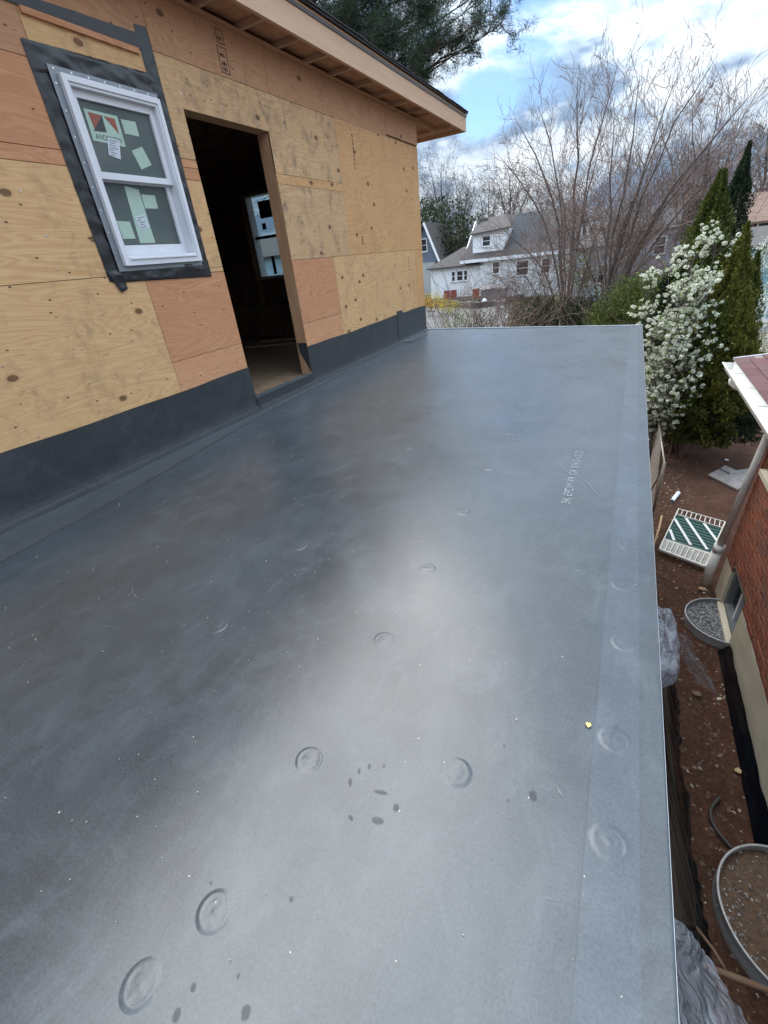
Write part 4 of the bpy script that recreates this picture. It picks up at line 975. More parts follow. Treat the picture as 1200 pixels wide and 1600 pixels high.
# ---- main pair of many-stemmed bare trees beyond the roof end
bA = at_y(888, 474, 19.0); bA.z = GZ
LA = [at_y(u, v, y) for u, v, y in ((775, 238, 19), (805, 185, 19.5), (840, 165, 19), (902, 130, 18.5), (968, 88, 19), (765, 345, 18.5), (870, 250, 20), (945, 200, 18), (990, 260, 19.5))]
bare_tree('bare_tree', bA, LA, 'tall leafless tree with many upright stems in front of the white house', rng, .055, 3, 4, ratio=.6, spread=.55, up=.06, minr=.0045, tl=.20, wob=.07, k0=4, group='bare trees beyond the flat roof')
bB = at_y(935, 505, 15.0); bB.z = GZ
LB = [at_y(u, v, y) for u, v, y in ((1000, 118, 15), (1068, 98, 15), (1122, 84, 14.5), (1190, 130, 14), (1215, 190, 15), (1045, 190, 15.5), (1090, 250, 14.5), (960, 170, 15.5), (1150, 200, 15))]
bare_tree('bare_tree', bB, LB, 'leafless multi-stem tree fanning to the right behind the flat roof end', rng, .045, 3, 4, ratio=.6, spread=.52, up=.06, minr=.0036, tl=.20, wob=.07, k0=4, group='bare trees beyond the flat roof')
bD = at_y(1060, 470, 20.0); bD.z = GZ
bare_tree('bare_tree', bD, [at_y(u, v, 20) for u, v in ((1030, 200), (1080, 150), (1130, 130), (1185, 140), (1220, 190), (1160, 230), (1060, 260), (1110, 220), (1210, 240))], 'fine-twigged bare tree reaching the right edge behind the evergreen spires', rng, .045, 3, 3, ratio=.6, spread=.55, up=.05, minr=.0042, group='bare trees beyond the flat roof', tl=.22, wob=.08, k0=3)
bB2 = at_y(950, 500, 17.0); bB2.z = GZ
bare_tree('bare_tree', bB2, [at_y(u, v, 17) for u, v in ((860, 330), (900, 300), (935, 310), (985, 300), (1020, 320), (1050, 350), (840, 370), (960, 340))], 'low dense brown-twigged tree with a rounded crown between the two taller bare trees', rng, .034, 4, 4, ratio=.62, spread=.8, up=.02, minr=.0032, group='bare trees beyond the flat roof', tl=.28, k0=4, m=None, mt=bark_w)
# low bare branch sweeping left
bC = at_y(865, 480, 17.0); bC.z = GZ
bare_tree('bare_shrub', bC, [at_y(748, 418, 16.5), at_y(790, 435, 17), at_y(820, 385, 17), at_y(755, 450, 16), at_y(770, 380, 16.5), at_y(800, 410, 16)], 'low bare branches arching left in front of the white house', rng, .026, 3, 4, ratio=.6, spread=.6, up=.03, minr=.0035)
# ---- distant bare trees
far = [((690, 395, 70), [(672, 262), (690, 252), (660, 290), (705, 285)], 'slender far bare tree rising next to the plywood wall corner'),
       ((720, 390, 66), [(712, 285), (735, 282), (745, 300), (722, 310)], 'round-topped bare tree standing left of the white house chimney'),
       ((760, 380, 72), [(748, 300), (765, 282), (778, 300)], 'thin bare tree standing behind the white house chimney'),
       ((797, 370, 62), [(775, 280), (795, 268), (815, 270), (830, 290), (782, 300)], 'round bare tree rising above the white house ridge'),
       ((850, 370, 75), [(840, 300), (860, 285), (875, 300)], 'far bare tree seen through the stems right of the white house'),
       ((1060, 340, 60), [(1040, 260), (1060, 235), (1085, 245), (1100, 265), (1020, 290)], 'broad purple-brown bare tree behind the grey-blue house'),
       ((1120, 330, 55), [(1100, 240), (1125, 225), (1150, 235)], 'bare tree rising behind the tallest evergreen column'),
       ((1190, 320, 48), [(1180, 215), (1200, 200), (1215, 230)], 'bare tree at the right edge above the brown roof')]
for (u, v, Y), tg, lab in far:
    b = at_y(u, v, Y); b.z = GZ
    bare_tree('bare_tree', b, [at_y(a, c, Y+rng.normal()*2) for a, c in tg], lab, rng, .14, 3, 4, m=bark_d, mt=bark_d, ratio=.58, spread=.75, up=.05, minr=.013, group='distant bare trees')
# ---- leafy masses
def foliage_mat(name, dark, light, island=.6, trans=.25):
    k = NB(name); g = k.new('ShaderNodeNewGeometry'); n = k.noise(k.coord(), 1.6, 5, .6)
    f = k.math('ADD', k.math('MULTIPLY', g.outputs['Random Per Island'], island), k.math('MULTIPLY', n, 1-island*.6)); c = k.ramp(f, ((.25, dark), (.95, light))); k.base(c, .65, 0, .25)
    tl = k.N.new('ShaderNodeBsdfTranslucent'); k.L.new(c, tl.inputs[0]); mx = k.N.new('ShaderNodeMixShader'); mx.inputs[0].default_value = trans
    k.L.new(k.b.outputs[0], mx.inputs[1]); k.L.new(tl.outputs[0], mx.inputs[2]); k.L.new(mx.outputs[0], k.out.inputs['Surface']); return k.m
arb_m = foliage_mat('arborvitae_foliage', (.018, .030, .008), (.125, .150, .030))
arb_b = foliage_mat('bright_arborvitae_foliage', (.028, .040, .009), (.19, .19, .036))
arb_dm = foliage_mat('dark_conifer_foliage', (.010, .022, .012), (.04, .06, .028))
ever_m = foliage_mat('dark_evergreen_foliage', (.012, .022, .010), (.045, .06, .025))
pine_m = foliage_mat('pine_needles', (.012, .028, .018), (.05, .085, .045))
hedge_m = foliage_mat('hedge_leaves', (.03, .045, .012), (.15, .19, .04))
brush_m = foliage_mat('dry_brush', (.10, .08, .045), (.30, .25, .13)); brush_b = foliage_mat('brown_brush', (.05, .04, .028), (.15, .115, .08))
forsy_m = foliage_mat('forsythia_flowers', (.35, .26, .02), (.75, .6, .05)); blossom_m = foliage_mat('white_blossom', (.50, .54, .40), (.88, .90, .80), .5, .35)
young_m = foliage_mat('young_leaves', (.10, .14, .03), (.22, .28, .06))
def column(top, base, rad, n, label, m=arb_m, seed=0, bulge=.35, leafs=.055, pw=1.0, group='evergreen columns beside the flat roof'):
    """narrow conifer; flattened upright sprays in vertical lobes on a tapering column"""
    r = np.random.default_rng(100+seed); base = Vector(base); top = Vector(top); H = top.z-base.z
    root = thing('arborvitae', base, label, 'evergreen', group)
    MB().tube([base, base.lerp(top, .5), base.lerp(top, .9)], [.05, .03, .01], 7).build('trunk', bark_g, root)
    # lobes: small upright cones on the column surface
    nl = 46; lob = []
    for i in range(nl):
        t = r.random()**.8; a = r.random()*6.28; lob.append((t, a, .8+.5*r.random()))
    t = r.random(n)**.85*.985; a = r.random(n)*2*math.pi; sh = np.sqrt(r.random(n))
    prof = np.where(t < bulge, .72+.28*np.sin(t/bulge*math.pi/2), np.cos((t-bulge)/(1-bulge)*math.pi/2)**pw)
    lump = 1+.22*np.sin(a*5+t*17+seed)+.20*np.sin(a*9-t*31+seed*2)+.16*np.sin(a*3+t*47+seed)
    rr = rad*prof*lump*(.55+.5*sh)
    ax = base.x+(top.x-base.x)*t; ay = base.y+(top.y-base.y)*t
    P = np.stack([ax+rr*np.cos(a), ay+rr*np.sin(a), base.z+.12+(H-.12)*t+.05*np.sin(a*7+seed)], 1)
    D = np.stack([np.cos(a)*.45, np.sin(a)*.45, np.full(n, 1.0)], 1)
    MB().np(leaves_np(P, leafs, aspect=2.3, dirs=D), 4).build('crown', m, root)
    return root
def pz(u, v, y, z=GZ): p = at_y(u, v, y); return p
for i, (tu, tv, Y, bx_, rad, n, lab, m) in enumerate([
        (1130, 262, 10.6, 1.16, .42, 36000, 'tall olive-green evergreen column behind the white flowering tree', arb_m),
        (1173, 217, 12.5, 1.75, .42, 24000, 'tallest and darkest narrow evergreen, rising furthest back', arb_dm),
        (1170, 346, 10.0, 1.62, .36, 26000, 'green evergreen column between the tall one and the brick house', arb_b),
        (1186, 392, 10.5, 1.95, .30, 14000, 'slim evergreen spire at the right of the evergreen clump', arb_m),
        (1170, 450, 9.3, 1.74, .36, 26000, 'bright green evergreen column in front, nearest the brick roof', arb_b),
        (1130, 470, 9.4, 1.25, .40, 26000, 'short evergreen column just behind the white blossoms, low in the clump', arb_m),
        (1098, 330, 10.9, 1.05, .36, 22000, 'olive evergreen column left of the broad one, its tip behind the bare twigs', arb_m),
        (1062, 400, 10.6, .95, .40, 22000, 'shorter evergreen column mostly hidden behind the white blossoms', arb_dm),
        (1150, 430, 9.7, 1.55, .26, 14000, 'small pointed evergreen spire between the white blossoms and the front column', arb_b),
        (1150, 600, 9.6, 1.90, .55, 16000, 'low dark evergreen shoulder at the foot of the clump by the bare soil', arb_dm)]):
    tp = at_y(tu, tv, Y); column(tp, (bx_*.5+tp.x*.5, Y, GZ+(.35 if i != 1 else 0)), rad, n, lab, m, i, pw=.75 if i in (0, 5, 7, 8) else 1.0)
arbc = at_y(1080, 600, 10.0)
# brown bare lower stems
root = thing('undergrowth_shrub', (1.35, 10.0, GZ), 'bare reddish many-stemmed undergrowth at the foot of the evergreen clump', 'shrub')
sg, tps = [], []
for _ in range(26):
    grow(sg, tps, (1.2+rng.normal()*.16, 9.8+rng.normal()*.16, GZ), (rng.normal()*.35, rng.normal()*.35, 1), 1.1, .022, 1, rng, .5, 2, .0, .1, .6, 5, .004)
MB().np(tubes_np(sg, 4), 4).build('branches', simple('red_brown_stem', (.13, .075, .055), (.08, .045, .035), .9, 10), root)
# ---- flowering tree
ft = thing('flowering_tree', (.75, 9.3, GZ), 'small tree covered in white blossom beside the outer roof corner', 'tree')
sg, tps = [], []
for (u, v, y) in ((1106, 392, 9.7), (1116, 402, 9.5), (1078, 412, 9.6), (1045, 432, 9.4), (1012, 465, 9.3), (1085, 450, 9.2), (1100, 460, 9.5), (1060, 480, 9.0), (1018, 520, 9.1), (1100, 500, 9.3), (1025, 580, 9.0), (1070, 560, 8.9), (1095, 545, 9.2), (1040, 620, 8.8), (1080, 590, 9.0), (1100, 470, 9.3), (1080, 420, 9.5), (1012, 500, 9.4), (1090, 470, 9.1), (1050, 540, 8.8)):
    tg = at_y(u, v, y); b = Vector((.75+rng.normal()*.05, 9.25+rng.normal()*.05, GZ)); v_ = tg-b; n = 6; pts = [b.lerp(tg, t/n)+Vector(rng.normal(size=3))*.03 - Vector((v_.x, v_.y, 0))*.25*math.sin(math.pi*t/n) for t in range(n+1)]; pts[0] = b; pts[-1] = tg
    for k_ in range(n): sg.append((*pts[k_], *pts[k_+1], .022*(1-k_/n)+.004, .022*(1-(k_+1)/n)+.004))
    for k_ in range(2, n+1):
        for _ in range(4): grow(sg, tps, pts[k_], np.array((pts[k_]-pts[k_-1]).normalized())+rng.normal(size=3)*.55, .26, .006, 1, rng, .6, 4, .05, .15, .6, 4, .0025)
MB().np(tubes_np(sg, 4), 4).build('trunk', bark_g, ft)
P = []; G = []
for t in tps:
    if rng.random() < .97:
        nn = 16+int(rng.random()*22); rad = .016+.022*rng.random(); d = rng.normal(size=(nn, 3)); d /= np.linalg.norm(d, axis=1, keepdims=True); P.append(t+d*rad*np.array([1, 1, .8]))
    if rng.random() < .6: G.append(t+rng.normal(size=(5, 3))*.05)
MB().np(leaves_np(np.concatenate(P), .028, aspect=1.2), 4).build('blossom', blossom_m, ft, kind='stuff')
MB().np(leaves_np(np.concatenate(G), .035, aspect=1.8), 4).build('young_leaf', young_m, ft, kind='stuff')
# ---- pine behind the house
pt = thing('pine_tree', (-13.5, 20.5, GZ), 'dark green pine with feathery boughs reaching over the house roof', 'tree')
ptm = MB(); ptm.tube([(-13.5, 20.5, GZ), (-13.3, 20.5, 5), (-13.0, 20.4, 12), (-12.8, 20.3, 18)], [.34, .28, .18, .05], 10); ptm.build('trunk', bark_g, pt, smooth=True)
sg, tps = [], []
tg = [(782, 38, 20), (755, 55, 20), (765, 22, 19), (725, 20, 20), (735, 68, 19.5), (690, 75, 20), (665, 95, 20), (640, 105, 19), (620, 92, 19), (600, 80, 20), (575, 60, 19), (550, 40, 19), (520, 20, 19), (640, 30, 21), (600, -10, 21), (700, -30, 20), (660, 60, 20), (560, -20, 20), (500, -30, 20), (680, 15, 20), (610, 50, 19.5), (585, 25, 20), (540, 5, 20), (760, -20, 21), (640, -60, 20), (720, -90, 20), (610, -110, 21), (545, -90, 20), (655, 5, 20)]
for (u, v, y) in tg:
    t_ = at_y(u, v, y); z0 = t_.z-.6-abs(rng.normal())*.5; b = Vector((-13.1, 20.4, z0)); n = 8; pts = [b.lerp(t_, i/n)+Vector((0, 0, -.25*math.sin(math.pi*i/n)))+Vector(rng.normal(size=3))*.06 for i in range(n+1)]; pts[-1] = t_
    for k_ in range(n): sg.append((*pts[k_], *pts[k_+1], .06*(1-k_/n)+.012, .06*(1-(k_+1)/n)+.012))
    for k_ in range(3, n+1):
        for _ in range(2): grow(sg, tps, pts[k_], np.array((pts[k_]-pts[k_-1]).normalized())+rng.normal(size=3)*.5, .9*(1.15-k_/n*.5), .018, 2, rng, .55, 3, .05, .14, .6, 4, .006)
for i in range(60):
    z = 4+i*.2; a = rng.random()*6.28
    if math.cos(a) > .2 and z < 11: continue
    grow(sg, tps, (-13.2, 20.4, z), (math.cos(a), math.sin(a), .1), 3.6*(1.1-z/20), .05, 2, rng, .5, 4, .03, .1, .5, 6, .008)
MB().np(tubes_np(sg, 4), 4).build('branch', bark_g, pt, kind='stuff')
T_ = np.array(tps); P = np.repeat(T_, 44, 0)+RNG.normal(size=(len(T_)*44, 3))*.085; D = P-np.repeat(T_, 44, 0); D[:, 2] += .04
MB().np(leaves_np(P, .15, aspect=13, dirs=D/np.linalg.norm(D, axis=1, keepdims=True)), 4).build('crown', pine_m, pt)
# ---- hedges, shrubs
def mass(name, lab, cat, boxes, m, leaf, dens, twigs=None, seed=0, group=None, kind=None, aspect=1.7):
    r = np.random.default_rng(seed+500); Ps = []; b0 = boxes[0]; root = thing(name, (b0[0], b0[1], GZ), lab, cat, group)
    sg, tp = [], []
    for (x, y, z, rx_, ry_, rz_) in boxes:
        n = int(min(14000, dens*25*(rx_*ry_*rz_)**(2/3)/(leaf*leaf))); d = r.normal(size=(n, 3)); d /= np.linalg.norm(d, axis=1, keepdims=True)
        q = (.35+.65*r.random((n, 1))**.5)*(1+.22*np.sin(d[:, :1]*7+seed)*np.cos(d[:, 1:2]*6+x)+.15*np.sin(d[:, 2:3]*15+y)); P = np.array((x, y, z))+d*q*np.array((rx_, ry_, rz_)); P = P[P[:, 2] > GZ+.02]; Ps.append(P)
        if twigs:
            for _ in range(twigs): a = r.random()*6.28; grow(sg, tp, (x+r.normal()*rx_*.3, y+r.normal()*ry_*.3, GZ), (math.cos(a)*.5, math.sin(a)*.5, 1), (z+rz_-GZ)*1.05, .012, 1, r, .6, 3, .03, .12, .5, 6, .005)
    if sg: MB().np(tubes_np(sg, 3), 4).build('stem', bark_p, root)
    MB().np(leaves_np(np.concatenate(Ps), leaf, aspect=aspect), 4).build('foliage', m, root)
    return root
def hb(u, v, Y, rx_, ry_, rz_): p = at_y(u, v, Y); return (p.x, p.y, p.z, rx_, ry_, rz_)
mass('shrub', 'dense green hedge shrub behind the far roof edge, right of the bare stems', 'shrub', [hb(985, 480, 14, .8, .8, .75), hb(1010, 470, 14.5, .6, .8, .7), hb(950, 500, 14, .6, .6, .5)], hedge_m, .05, 1.2, 10, 1)
mass('shrub', 'dark olive hedge shrub behind the far roof edge at the foot of the bare stems', 'shrub', [hb(880, 495, 16, .9, .8, .6), hb(835, 490, 16.5, .8, .8, .6), hb(915, 490, 16, .6, .8, .6)], ever_m, .05, .9, 14, 2)
mass('shrub', 'brown twiggy shrub with few leaves at the right of the hedge', 'shrub', [hb(1000, 455, 18, .9, .8, .7)], brush_b, .05, .6, 30, 3)
mass('shrub', 'dry straw-coloured brush in front of the grey lot, beside the hedge', 'shrub', [hb(785, 500, 15, 1.1, .6, .5), hb(745, 505, 15, .7, .5, .35)], brush_b, .045, .16, 46, 4)
mass('forsythia_shrub', 'straggly yellow-green shrub just past the far roof edge near the wall corner', 'shrub', [hb(712, 500, 14, .55, .5, .5)], young_m, .04, .22, 34, 5)
mass('forsythia_shrub', 'yellow forsythia in bloom beside the red chairs and the plywood corner', 'shrub', [hb(672, 470, 33, 1.2, .8, .55), hb(700, 478, 33, .9, .8, .4)], forsy_m, .07, .35, 14, 6)
mass('shrub', 'small pale forsythia growing against the white house wall under the triple window', 'shrub', [hb(731, 463, 39, 1.0, .5, .9)], brush_m, .08, .25, 14, 7)
mass('evergreen_tree', 'big dark evergreen mass left of the white house roof', 'tree', [hb(690, 375, 58, 5.5, 4, 4.0), hb(672, 345, 60, 2.6, 3, 2.6), hb(705, 400, 56, 4, 3, 3), hb(715, 420, 56, 3.5, 3, 3)], ever_m, .30, .75, 10, 8)
mass('evergreen_tree', 'dark conifer top rising above the grey-blue house', 'tree', [hb(1092, 330, 42, 1.0, 1.0, 1.8), hb(1092, 360, 42, 1.5, 1.0, 2.2)], ever_m, .2, 1.0, 0, 9)
mass('evergreen_tree', 'dark green tree crown behind the many stems and the white house', 'tree', [hb(845, 400, 52, 3.6, 3, 3.6), hb(870, 380, 52, 3.2, 3, 2.6)], brush_b, .22, .35, 30, 10)
mass('evergreen_tree', 'yellow-green tree between white house and pale blue house', 'tree', [hb(900, 415, 34, 1.1, 1, .9), hb(915, 440, 34, .8, 1, .8)], hedge_m, .12, .5, 8, 12)
fr_ = mass('blossom_shrub', 'white flowering shrub in front of the turquoise house at the right edge', 'shrub', [hb(1196, 400, 14, .28, .4, .4), hb(1192, 470, 13.5, .25, .4, .35), hb(1190, 520, 12.6, .3, .4, .3), hb(1200, 545, 12, .3, .4, .2)], blossom_m, .035, .28, 12, 11)
# background tree belt at the horizon
belt = MB(); PB = []
for _ in range(150):
    x = random.uniform(-160, 90); y = random.uniform(95, 140); h = random.uniform(4, 8.5); n = 130; d = RNG.normal(size=(n, 3)); d /= np.linalg.norm(d, axis=1, keepdims=True); PB.append(np.array((x, y, GZ+h*.5))+d*np.array((3.6, 3, h*.5)))
o = MB().np(leaves_np(np.concatenate(PB), 1.1, aspect=2.2), 4).build('distant_woods', foliage_mat('distant_wood', (.09, .08, .075), (.20, .17, .15)), origin=(0, 110, GZ)); tag(o, 'far brown leafless woods along the horizon', 'woods'); o['kind'] = 'stuff'

# ------------------------------------------------------------------ background houses
white_sid = simple('white_siding', (.84, .85, .88), (.76, .78, .82), .6, 2, bump=.02); white_brick = simple('painted_white_brick', (.80, .81, .83), (.58, .60, .63), .8, 3, bump=.5, bscale=8)
grey_roof = simple('weathered_grey_shingle', (.085, .078, .075), (.055, .05, .05), .95, 3, bump=.3); dark_roof = simple('charcoal_shingle', (.075, .08, .09), (.05, .055, .06), .95, 3)
def siding(mb, x0, x1, y, z0, z1, holes=(), h=.17):
    z = z0
    while z < z1-.01:
        zt = min(z+h, z1)
        for (a, b, c, d) in rects_minus(x0, x1, z, zt, holes): mb.prism([(a, y, c), (a, y, d), (a, y-.006, d), (a, y-.028, c)], (b-a, 0, 0))
        z += h
def win_bg(parent, x0, x1, z0, z1, y, arch=False, panes=1, mt=None):
    fr = ring(MB(), 0, 1, 0, 1, .1, 0, 1); mb = MB(); t = .07
    mb.box(x0-t, x0, y-.07, y, z0-t, z1+t).box(x1, x1+t, y-.07, y, z0-t, z1+t).box(x0, x1, y-.07, y, z1, z1+t).box(x0-t-.03, x1+t+.03, y-.11, y, z0-t-.03, z0)
    if arch: mb.prism([((x0+x1)/2+(x1-x0+.14)/2*math.cos(a), y-.05, z1+t+.25*math.sin(a)) for a in np.arange(0, math.pi+.01, math.pi/8)], (0, .05, 0))
    for i in range(1, panes): x = x0+(x1-x0)*i/panes; mb.box(x-.05, x+.05, y-.06, y, z0, z1)
    mb.box(x0, x1, y-.05, y-.01, (z0+z1)/2-.02, (z0+z1)/2+.02) if panes == 1 else None
    w = mb.build('window', white_sid, parent)
    MB().box(x0, x1, y-.012, y-.004, z0, z1).build('pane', dglass, w)
Y0 = 43.0
wh = thing('white_house', (-12, Y0, GZ), 'white house with grey shingle roof, dormer and low side wing', 'house')
xw0, xw1 = -16.45, -11.78; ze = -.05
tri = (-15.42, -14.05)
hol = [(tri[0], tri[1], -1.35, -.45)]
mb = MB(); mb.box(xw0, xw1, Y0+.001, Y0+5, GZ, ze); mb.build('wing_wall', white_sid, wh)
mb = MB(); siding(mb, xw0, xw1, Y0, GZ+.35, ze, []); mb.build('siding', white_sid, wh, kind='stuff')
MB().box(xw0-.02, xw1, Y0-.05, Y0, GZ, GZ+.34).build('foundation', conc, wh)
wz0, wz1 = at_y(706, 441, Y0).z, at_y(706, 424, Y0).z
for (u0, u1) in ((706.5, 710.8), (714.5, 723), (725.5, 730)):
    a, b = at_y(u0, 433, Y0-.04).x, at_y(u1, 433, Y0-.04).x; win_bg(wh, a, b, wz0+.1, wz1-.05, Y0-.035, False, 1)
MB().prism([(xw0-.25, Y0-.35, ze-.02), (xw1+.3, Y0-.35, ze-.02), (xw1+.3, Y0+2.5, 1.35), (-14.1, Y0+2.5, 1.35)], (0, 0, .10)).prism([(xw0-.25, Y0-.35, ze-.02), (-14.1, Y0+2.5, 1.35), (xw0-.25, Y0+5.3, ze-.02)], (0, 0, .10)).build('wing_roof', grey_roof, wh)
# main body
xm0, xm1 = -11.75, -4.4; zm = .33; Ym = Y0-.3
MB().box(xm0, xm1, Ym, Ym+8, GZ, zm).build('main_wall', white_brick, wh)
MB().prism([(xm0-1.7, Ym-.3, zm-.05), (xm1+.3, Ym-.3, zm-.05), (xm1+.3, Ym+4, 3.35), (xm0-.9, Ym+4, 3.35)], (0, 0, .12)).prism([(xm0-1.7, Ym+8.3, zm-.05), (xm1+.3, Ym+8.3, zm-.05), (xm1+.3, Ym+4, 3.35), (xm0-.9, Ym+4, 3.35)], (0, 0, .12)).build('main_roof', grey_roof, wh)
MB().prism([(xm0-1.6, Ym, zm), (xm0-1.6, Ym+8, zm), (xm0-1.6, Ym+4, 3.35)], (.1, 0, 0)).prism([(xm1, Ym, zm), (xm1, Ym+8, zm), (xm1, Ym+4, 3.35)], (.1, 0, 0)).build('gable_wall', white_sid, wh)
MB().box(xm0-1.7, xm1+.3, Ym-.36, Ym-.30, zm-.16, zm+.07).build('eave_trim', white_sid, wh)
win_bg(wh, -10.62, -10.12, -.85+.05, .0, Ym, True); win_bg(wh, -8.6, -7.7, -1.1, -.1, Ym); win_bg(wh, -6.6, -6.0, -1.1, -.1, Ym)
dm = MB(); yd = Ym+.35
dz0, dz1 = .55, 2.3
dm.prism([(-12.5, yd, dz0), (-10.0, yd, dz0), (-9.45, yd, dz1+.1), (-12.5, yd, dz1-.1)], (0, 3.4, 0)); dm.build('dormer_wall', white_sid, wh)
mb = MB(); siding(mb, -12.5, -10.0, yd, dz0, dz1-.1, []); mb.build('siding', white_sid, wh, kind='stuff')
win_bg(wh, -11.62, -11.0, 1.32, 2.0, yd-.03)
MB().prism([(-12.8, yd-.3, dz1-.12), (-9.2, yd-.3, dz1+.08), (-10.6, yd+3.8, 3.45), (-12.3, yd+3.8, 3.4)], (0, 0, .1)).build('dormer_roof', grey_roof, wh)
MB().prism([(-10.0, yd-.1, dz0), (-6.2, yd-.1, dz0), (-7.3, yd+2.6, 3.3), (-9.4, yd+2.6, 3.3)], (0, 0, .1)).build('cross_gable_roof', dark_roof, wh)
chm = simple('old_chimney_brick', (.20, .17, .16), (.13, .11, .10), .9, 6)
MB().box(-12.75, -12.15, Ym+3.2, Ym+3.8, 2.6, 3.35).box(-12.82, -12.08, Ym+3.15, Ym+3.85, 3.352, 3.45).box(-12.55, -12.45, Ym+3.45, Ym+3.55, 3.45, 4.3).build('chimney', chm, wh)
# porch clutter in front of the white house
redw = simple('red_painted_wood', (.28, .05, .035), (.2, .035, .025), .6, 6)
def garden_chair(x, y, rz, lab):
    t = thing('garden_chair', (x, y, GZ), lab, 'chair', 'red chairs by the white house'); c, s = math.cos(rz), math.sin(rz)
    def bb(a0, a1, b0, b1, z0, z1, nm):
        mb = MB(); mb.box(a0, a1, b0, b1, z0, z1); mb.v = [(x+p*c-q*s, y+p*s+q*c, GZ+r) for p, q, r in mb.v]; mb.build(nm, redw, t)
    bb(-.3, .3, -.3, .3, .38, .43, 'seat'); bb(-.3, .3, .28, .33, .43, 1.0, 'backrest'); bb(-.36, -.28, -.3, .3, .6, .65, 'armrest'); bb(.28, .36, -.3, .3, .6, .65, 'armrest')
    for a in (-.28, .24):
        for b in (-.28, .24): bb(a, a+.05, b, b+.05, 0, .38, 'leg')
for (u, Y, lab, rz) in ((698, 41.5, 'red wooden garden chair left of the bush under the triple window', .2), (706, 41.8, 'red wooden garden chair partly behind the pale bush', -.3), (745, 41.3, 'red wooden garden chair by the inner corner of the white house', .5), (667, 36, 'dark red garden chair beside the yellow forsythia', .1)):
    p = at_y(u, 460, Y); garden_chair(p.x, Y, rz, lab)
p0, p1 = at_y(672, 466, 38), at_y(702, 464, 38)
pf = thing('red_fence', (p0.x, 38, GZ), 'low red wooden fence in front of the white side wing', 'fence')
for i in range(9): x = p0.x+(p1.x-p0.x)*i/8; MB().box(x-.05, x+.05, 38, 38.05, GZ, GZ+.55).build('picket', redw, pf)
MB().box(p0.x, p1.x, 37.96, 37.998, GZ+.4, GZ+.48).build('rail', redw, pf)
# long dark curved object (covered skiff / edging of stones)
pts = [at_z(u, v, GZ+.12) for u, v in ((706, 474), (722, 478), (745, 479), (770, 476), (795, 471), (815, 466))]
sw = thing('garden_border', pts[0], 'low dark curved garden border of stones before the white house', 'garden border')
for i in range(len(pts)-1):
    for t in (0, .25, .5, .75):
        p = pts[i].lerp(pts[i+1], t); mb = MB(); r = random.Random(i*7+int(t*10)); mb.prism([p+Vector((.45*math.cos(a)*r.uniform(.7, 1.1), .3*math.sin(a), -.12)) for a in np.arange(0, 6.2, .9)], (0, 0, r.uniform(.25, .5))); mb.build('border_stone', chm if i % 2 else hose_m, sw)
tarpm = simple('grey_tarp', (.20, .19, .20), (.13, .12, .13), .6, 2)
p = at_y(772, 460, 40.5); tag(MB().box(p.x-1.0, p.x+1.0, 40, 41, GZ, p.z+.45).prism([(p.x-1.05, 39.95, p.z+.45), (p.x+1.05, 39.95, p.z+.45), (p.x+1.0, 40.5, p.z+.7), (p.x-1.0, 40.5, p.z+.7)], (0, .5, 0)).build('covered_grill', tarpm, origin=(p.x, 40, GZ)), 'grey covered bin standing against the white brick wall', 'storage bin')
p = at_y(757, 467, 38); tag(MB().tube([(p.x, 38, GZ), (p.x, 38, GZ+.35), (p.x, 38, GZ+.5)], [.16, .2, .08], 10).build('white_pot', white_sid, origin=(p.x, 38, GZ), smooth=True), 'small white pot standing before the garden border', 'pot')
# grey house left
gh = thing('grey_house', (-22, 52, GZ), 'blue-grey gabled house half hidden by the plywood wall corner', 'house')
blue_sh = simple('slate_blue_shingle', (.15, .185, .24), (.11, .14, .19), .8, 3); greyw = simple('pale_grey_wall', (.42, .43, .44), (.34, .35, .36), .8, 2)
a, b, c_ = at_y(686, 408, 52), at_y(664, 350, 52), at_y(640, 420, 52)
MB().prism([(c_.x, 52, a.z), (a.x, 52, a.z), (b.x, 52, b.z)], (0, 8, 0)).build('gable_wall', blue_sh, gh)
MB().box(c_.x+.4, a.x-.5, 52.02, 60, GZ, a.z-.001).build('wall', greyw, gh)
MB().beam((a.x+.2, 52+3.8, a.z-.15), (b.x, 52+3.8, b.z+.15), 8.4, .12, (0, 0, 1)).beam((c_.x-.2, 52+3.8, a.z-.15), (b.x, 52+3.8, b.z+.15), 8.4, .12, (0, 0, 1)).build('roof', grey_roof, gh)
MB().beam((a.x+.25, 51.55, a.z-.2), (b.x, 51.55, b.z+.1), .06, .22).build('rake_trim', white_sid, gh)
win_bg(gh, a.x-1.95, a.x-1.35, a.z+1.1, a.z+2.2, 51.99)
# houses behind the trees
def simple_house(name, lab, x0, x1, y, z1, zr, wall, roof, wins, depth=8, chim=None):
    h = thing(name, ((x0+x1)/2, y, GZ), lab, 'house'); MB().box(x0, x1, y+.001, y+depth, GZ, z1).build('wall', wall, h)
    mb = MB(); siding(mb, x0, x1, y, GZ+.3, z1, []); mb.build('siding', wall, h, kind='stuff')
    MB().prism([(x0-.3, y-.35, z1-.05), (x1+.3, y-.35, z1-.05), (x1+.3, y+depth/2, zr), (x0-.3, y+depth/2, zr)], (0, 0, .12)).prism([(x0-.3, y+depth+.35, z1-.05), (x1+.3, y+depth+.35, z1-.05), (x1+.3, y+depth/2, zr), (x0-.3, y+depth/2, zr)], (0, 0, .12)).build('roof', roof, h)
    MB().prism([(x0, y, z1), (x0, y+depth, z1), (x0, y+depth/2, zr)], (.1, 0, 0)).prism([(x1-.1, y, z1), (x1-.1, y+depth, z1), (x1-.1, y+depth/2, zr)], (.1, 0, 0)).build('gable_wall', wall, h)
    for (a, b, c, d) in wins: win_bg(h, a, b, c, d, y-.03)
    return h
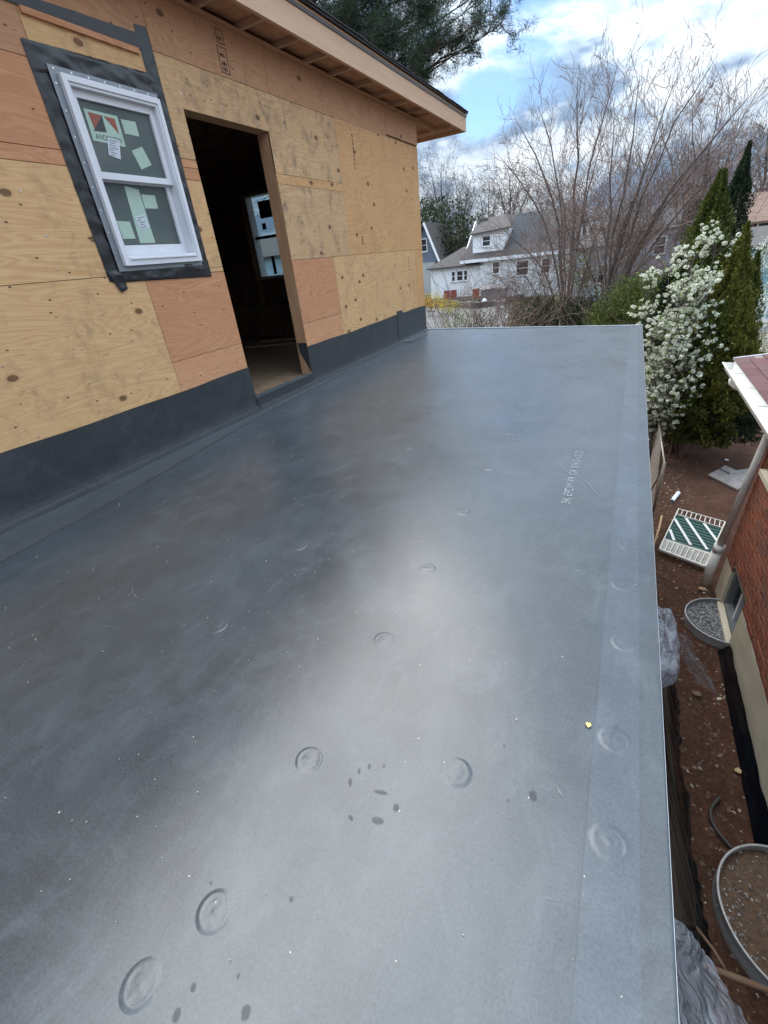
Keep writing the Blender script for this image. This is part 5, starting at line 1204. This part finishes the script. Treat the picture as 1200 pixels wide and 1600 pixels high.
paleblue = simple('pale_blue_siding', (.42, .52, .60), (.36, .45, .53), .7, 2, bump=.02); greyblue = simple('grey_blue_siding', (.30, .33, .40), (.24, .27, .33), .7, 2, bump=.02); turq = simple('turquoise_siding', (.22, .38, .42), (.18, .32, .36), .7, 2, bump=.02); brownr = simple('brown_shingle', (.20, .13, .10), (.14, .09, .07), .95, 3); redbr = simple('dark_red_wall', (.16, .06, .05), (.12, .05, .04), .9, 6)
xa, xb = at_y(898, 420, 36).x, at_y(950, 420, 36).x
simple_house('pale_blue_house', 'narrow pale blue house glimpsed between the bare stems', xa, xb, 36, at_y(920, 388, 36).z, at_y(920, 370, 36).z, paleblue, grey_roof, [(xa+.5, xa+1.0, -1.6, -.6), (xa+1.5, xa+2.0, -1.6, -.6)], 6)
xa, xb = at_y(945, 420, 46).x, at_y(1062, 400, 46).x
simple_house('grey_blue_house', 'wide grey-blue house behind the right bare tree', xa, xb, 46, at_y(1000, 362, 46).z, at_y(1000, 322, 46).z, greyblue, dark_roof, [(xa+1.2, xa+1.9, -.6, .5), (xa+3.4, xa+4.1, -.6, .5), (xa+5.4, xa+6.1, -1, .1)], 8)
MB().box(xa+3.0, xa+4.6, 45.8, 45.95, GZ, GZ+1.3).build('storage_door', grey_paint, bpy.data.objects['grey_blue_house'])
xa = at_y(1160, 320, 40).x; simple_house('brown_roof_house', 'dark red house with brown roof at the right edge', xa, xa+7, 40, at_y(1190, 347, 40).z, at_y(1190, 300, 40).z, redbr, brownr, [(xa+1.1, xa+1.7, -.05, .75), (xa+2.6, xa+3.2, -.05, .75)], 8)
xa = at_y(1166, 400, 24).x; th_ = simple_house('turquoise_house', 'turquoise clapboard house with white porch rail at the right edge', xa, xa+6, 24, at_y(1185, 385, 24).z, at_y(1185, 362, 24).z, turq, grey_roof, [(xa+2.2, xa+2.9, -1.5, -.5)], 8)
for i in range(14): x = xa+.1+i*.16; MB().box(x, x+.05, 22.9, 22.95, GZ+.4, GZ+1.15).build('baluster', white_sid, th_)
MB().box(xa, xa+2.4, 22.88, 22.97, GZ+1.152, GZ+1.22).build('handrail', white_sid, th_)
MB().box(xa-.1, xa+2.6, 22.85, 23.999, GZ, GZ+.38).build('porch_floor', greyw, th_)
# pale house seen through the far window of the room
simple_house('window_view_house', 'pale house seen through the far window inside the dark doorway', -37, -22, 34, 2.3, 4.0, paleblue, grey_roof, [(-33, -32, -.3, 1.2), (-29, -28, -.3, 1.2)], 8)

for o in bpy.data.objects:
    if '_o' in o: del o['_o']
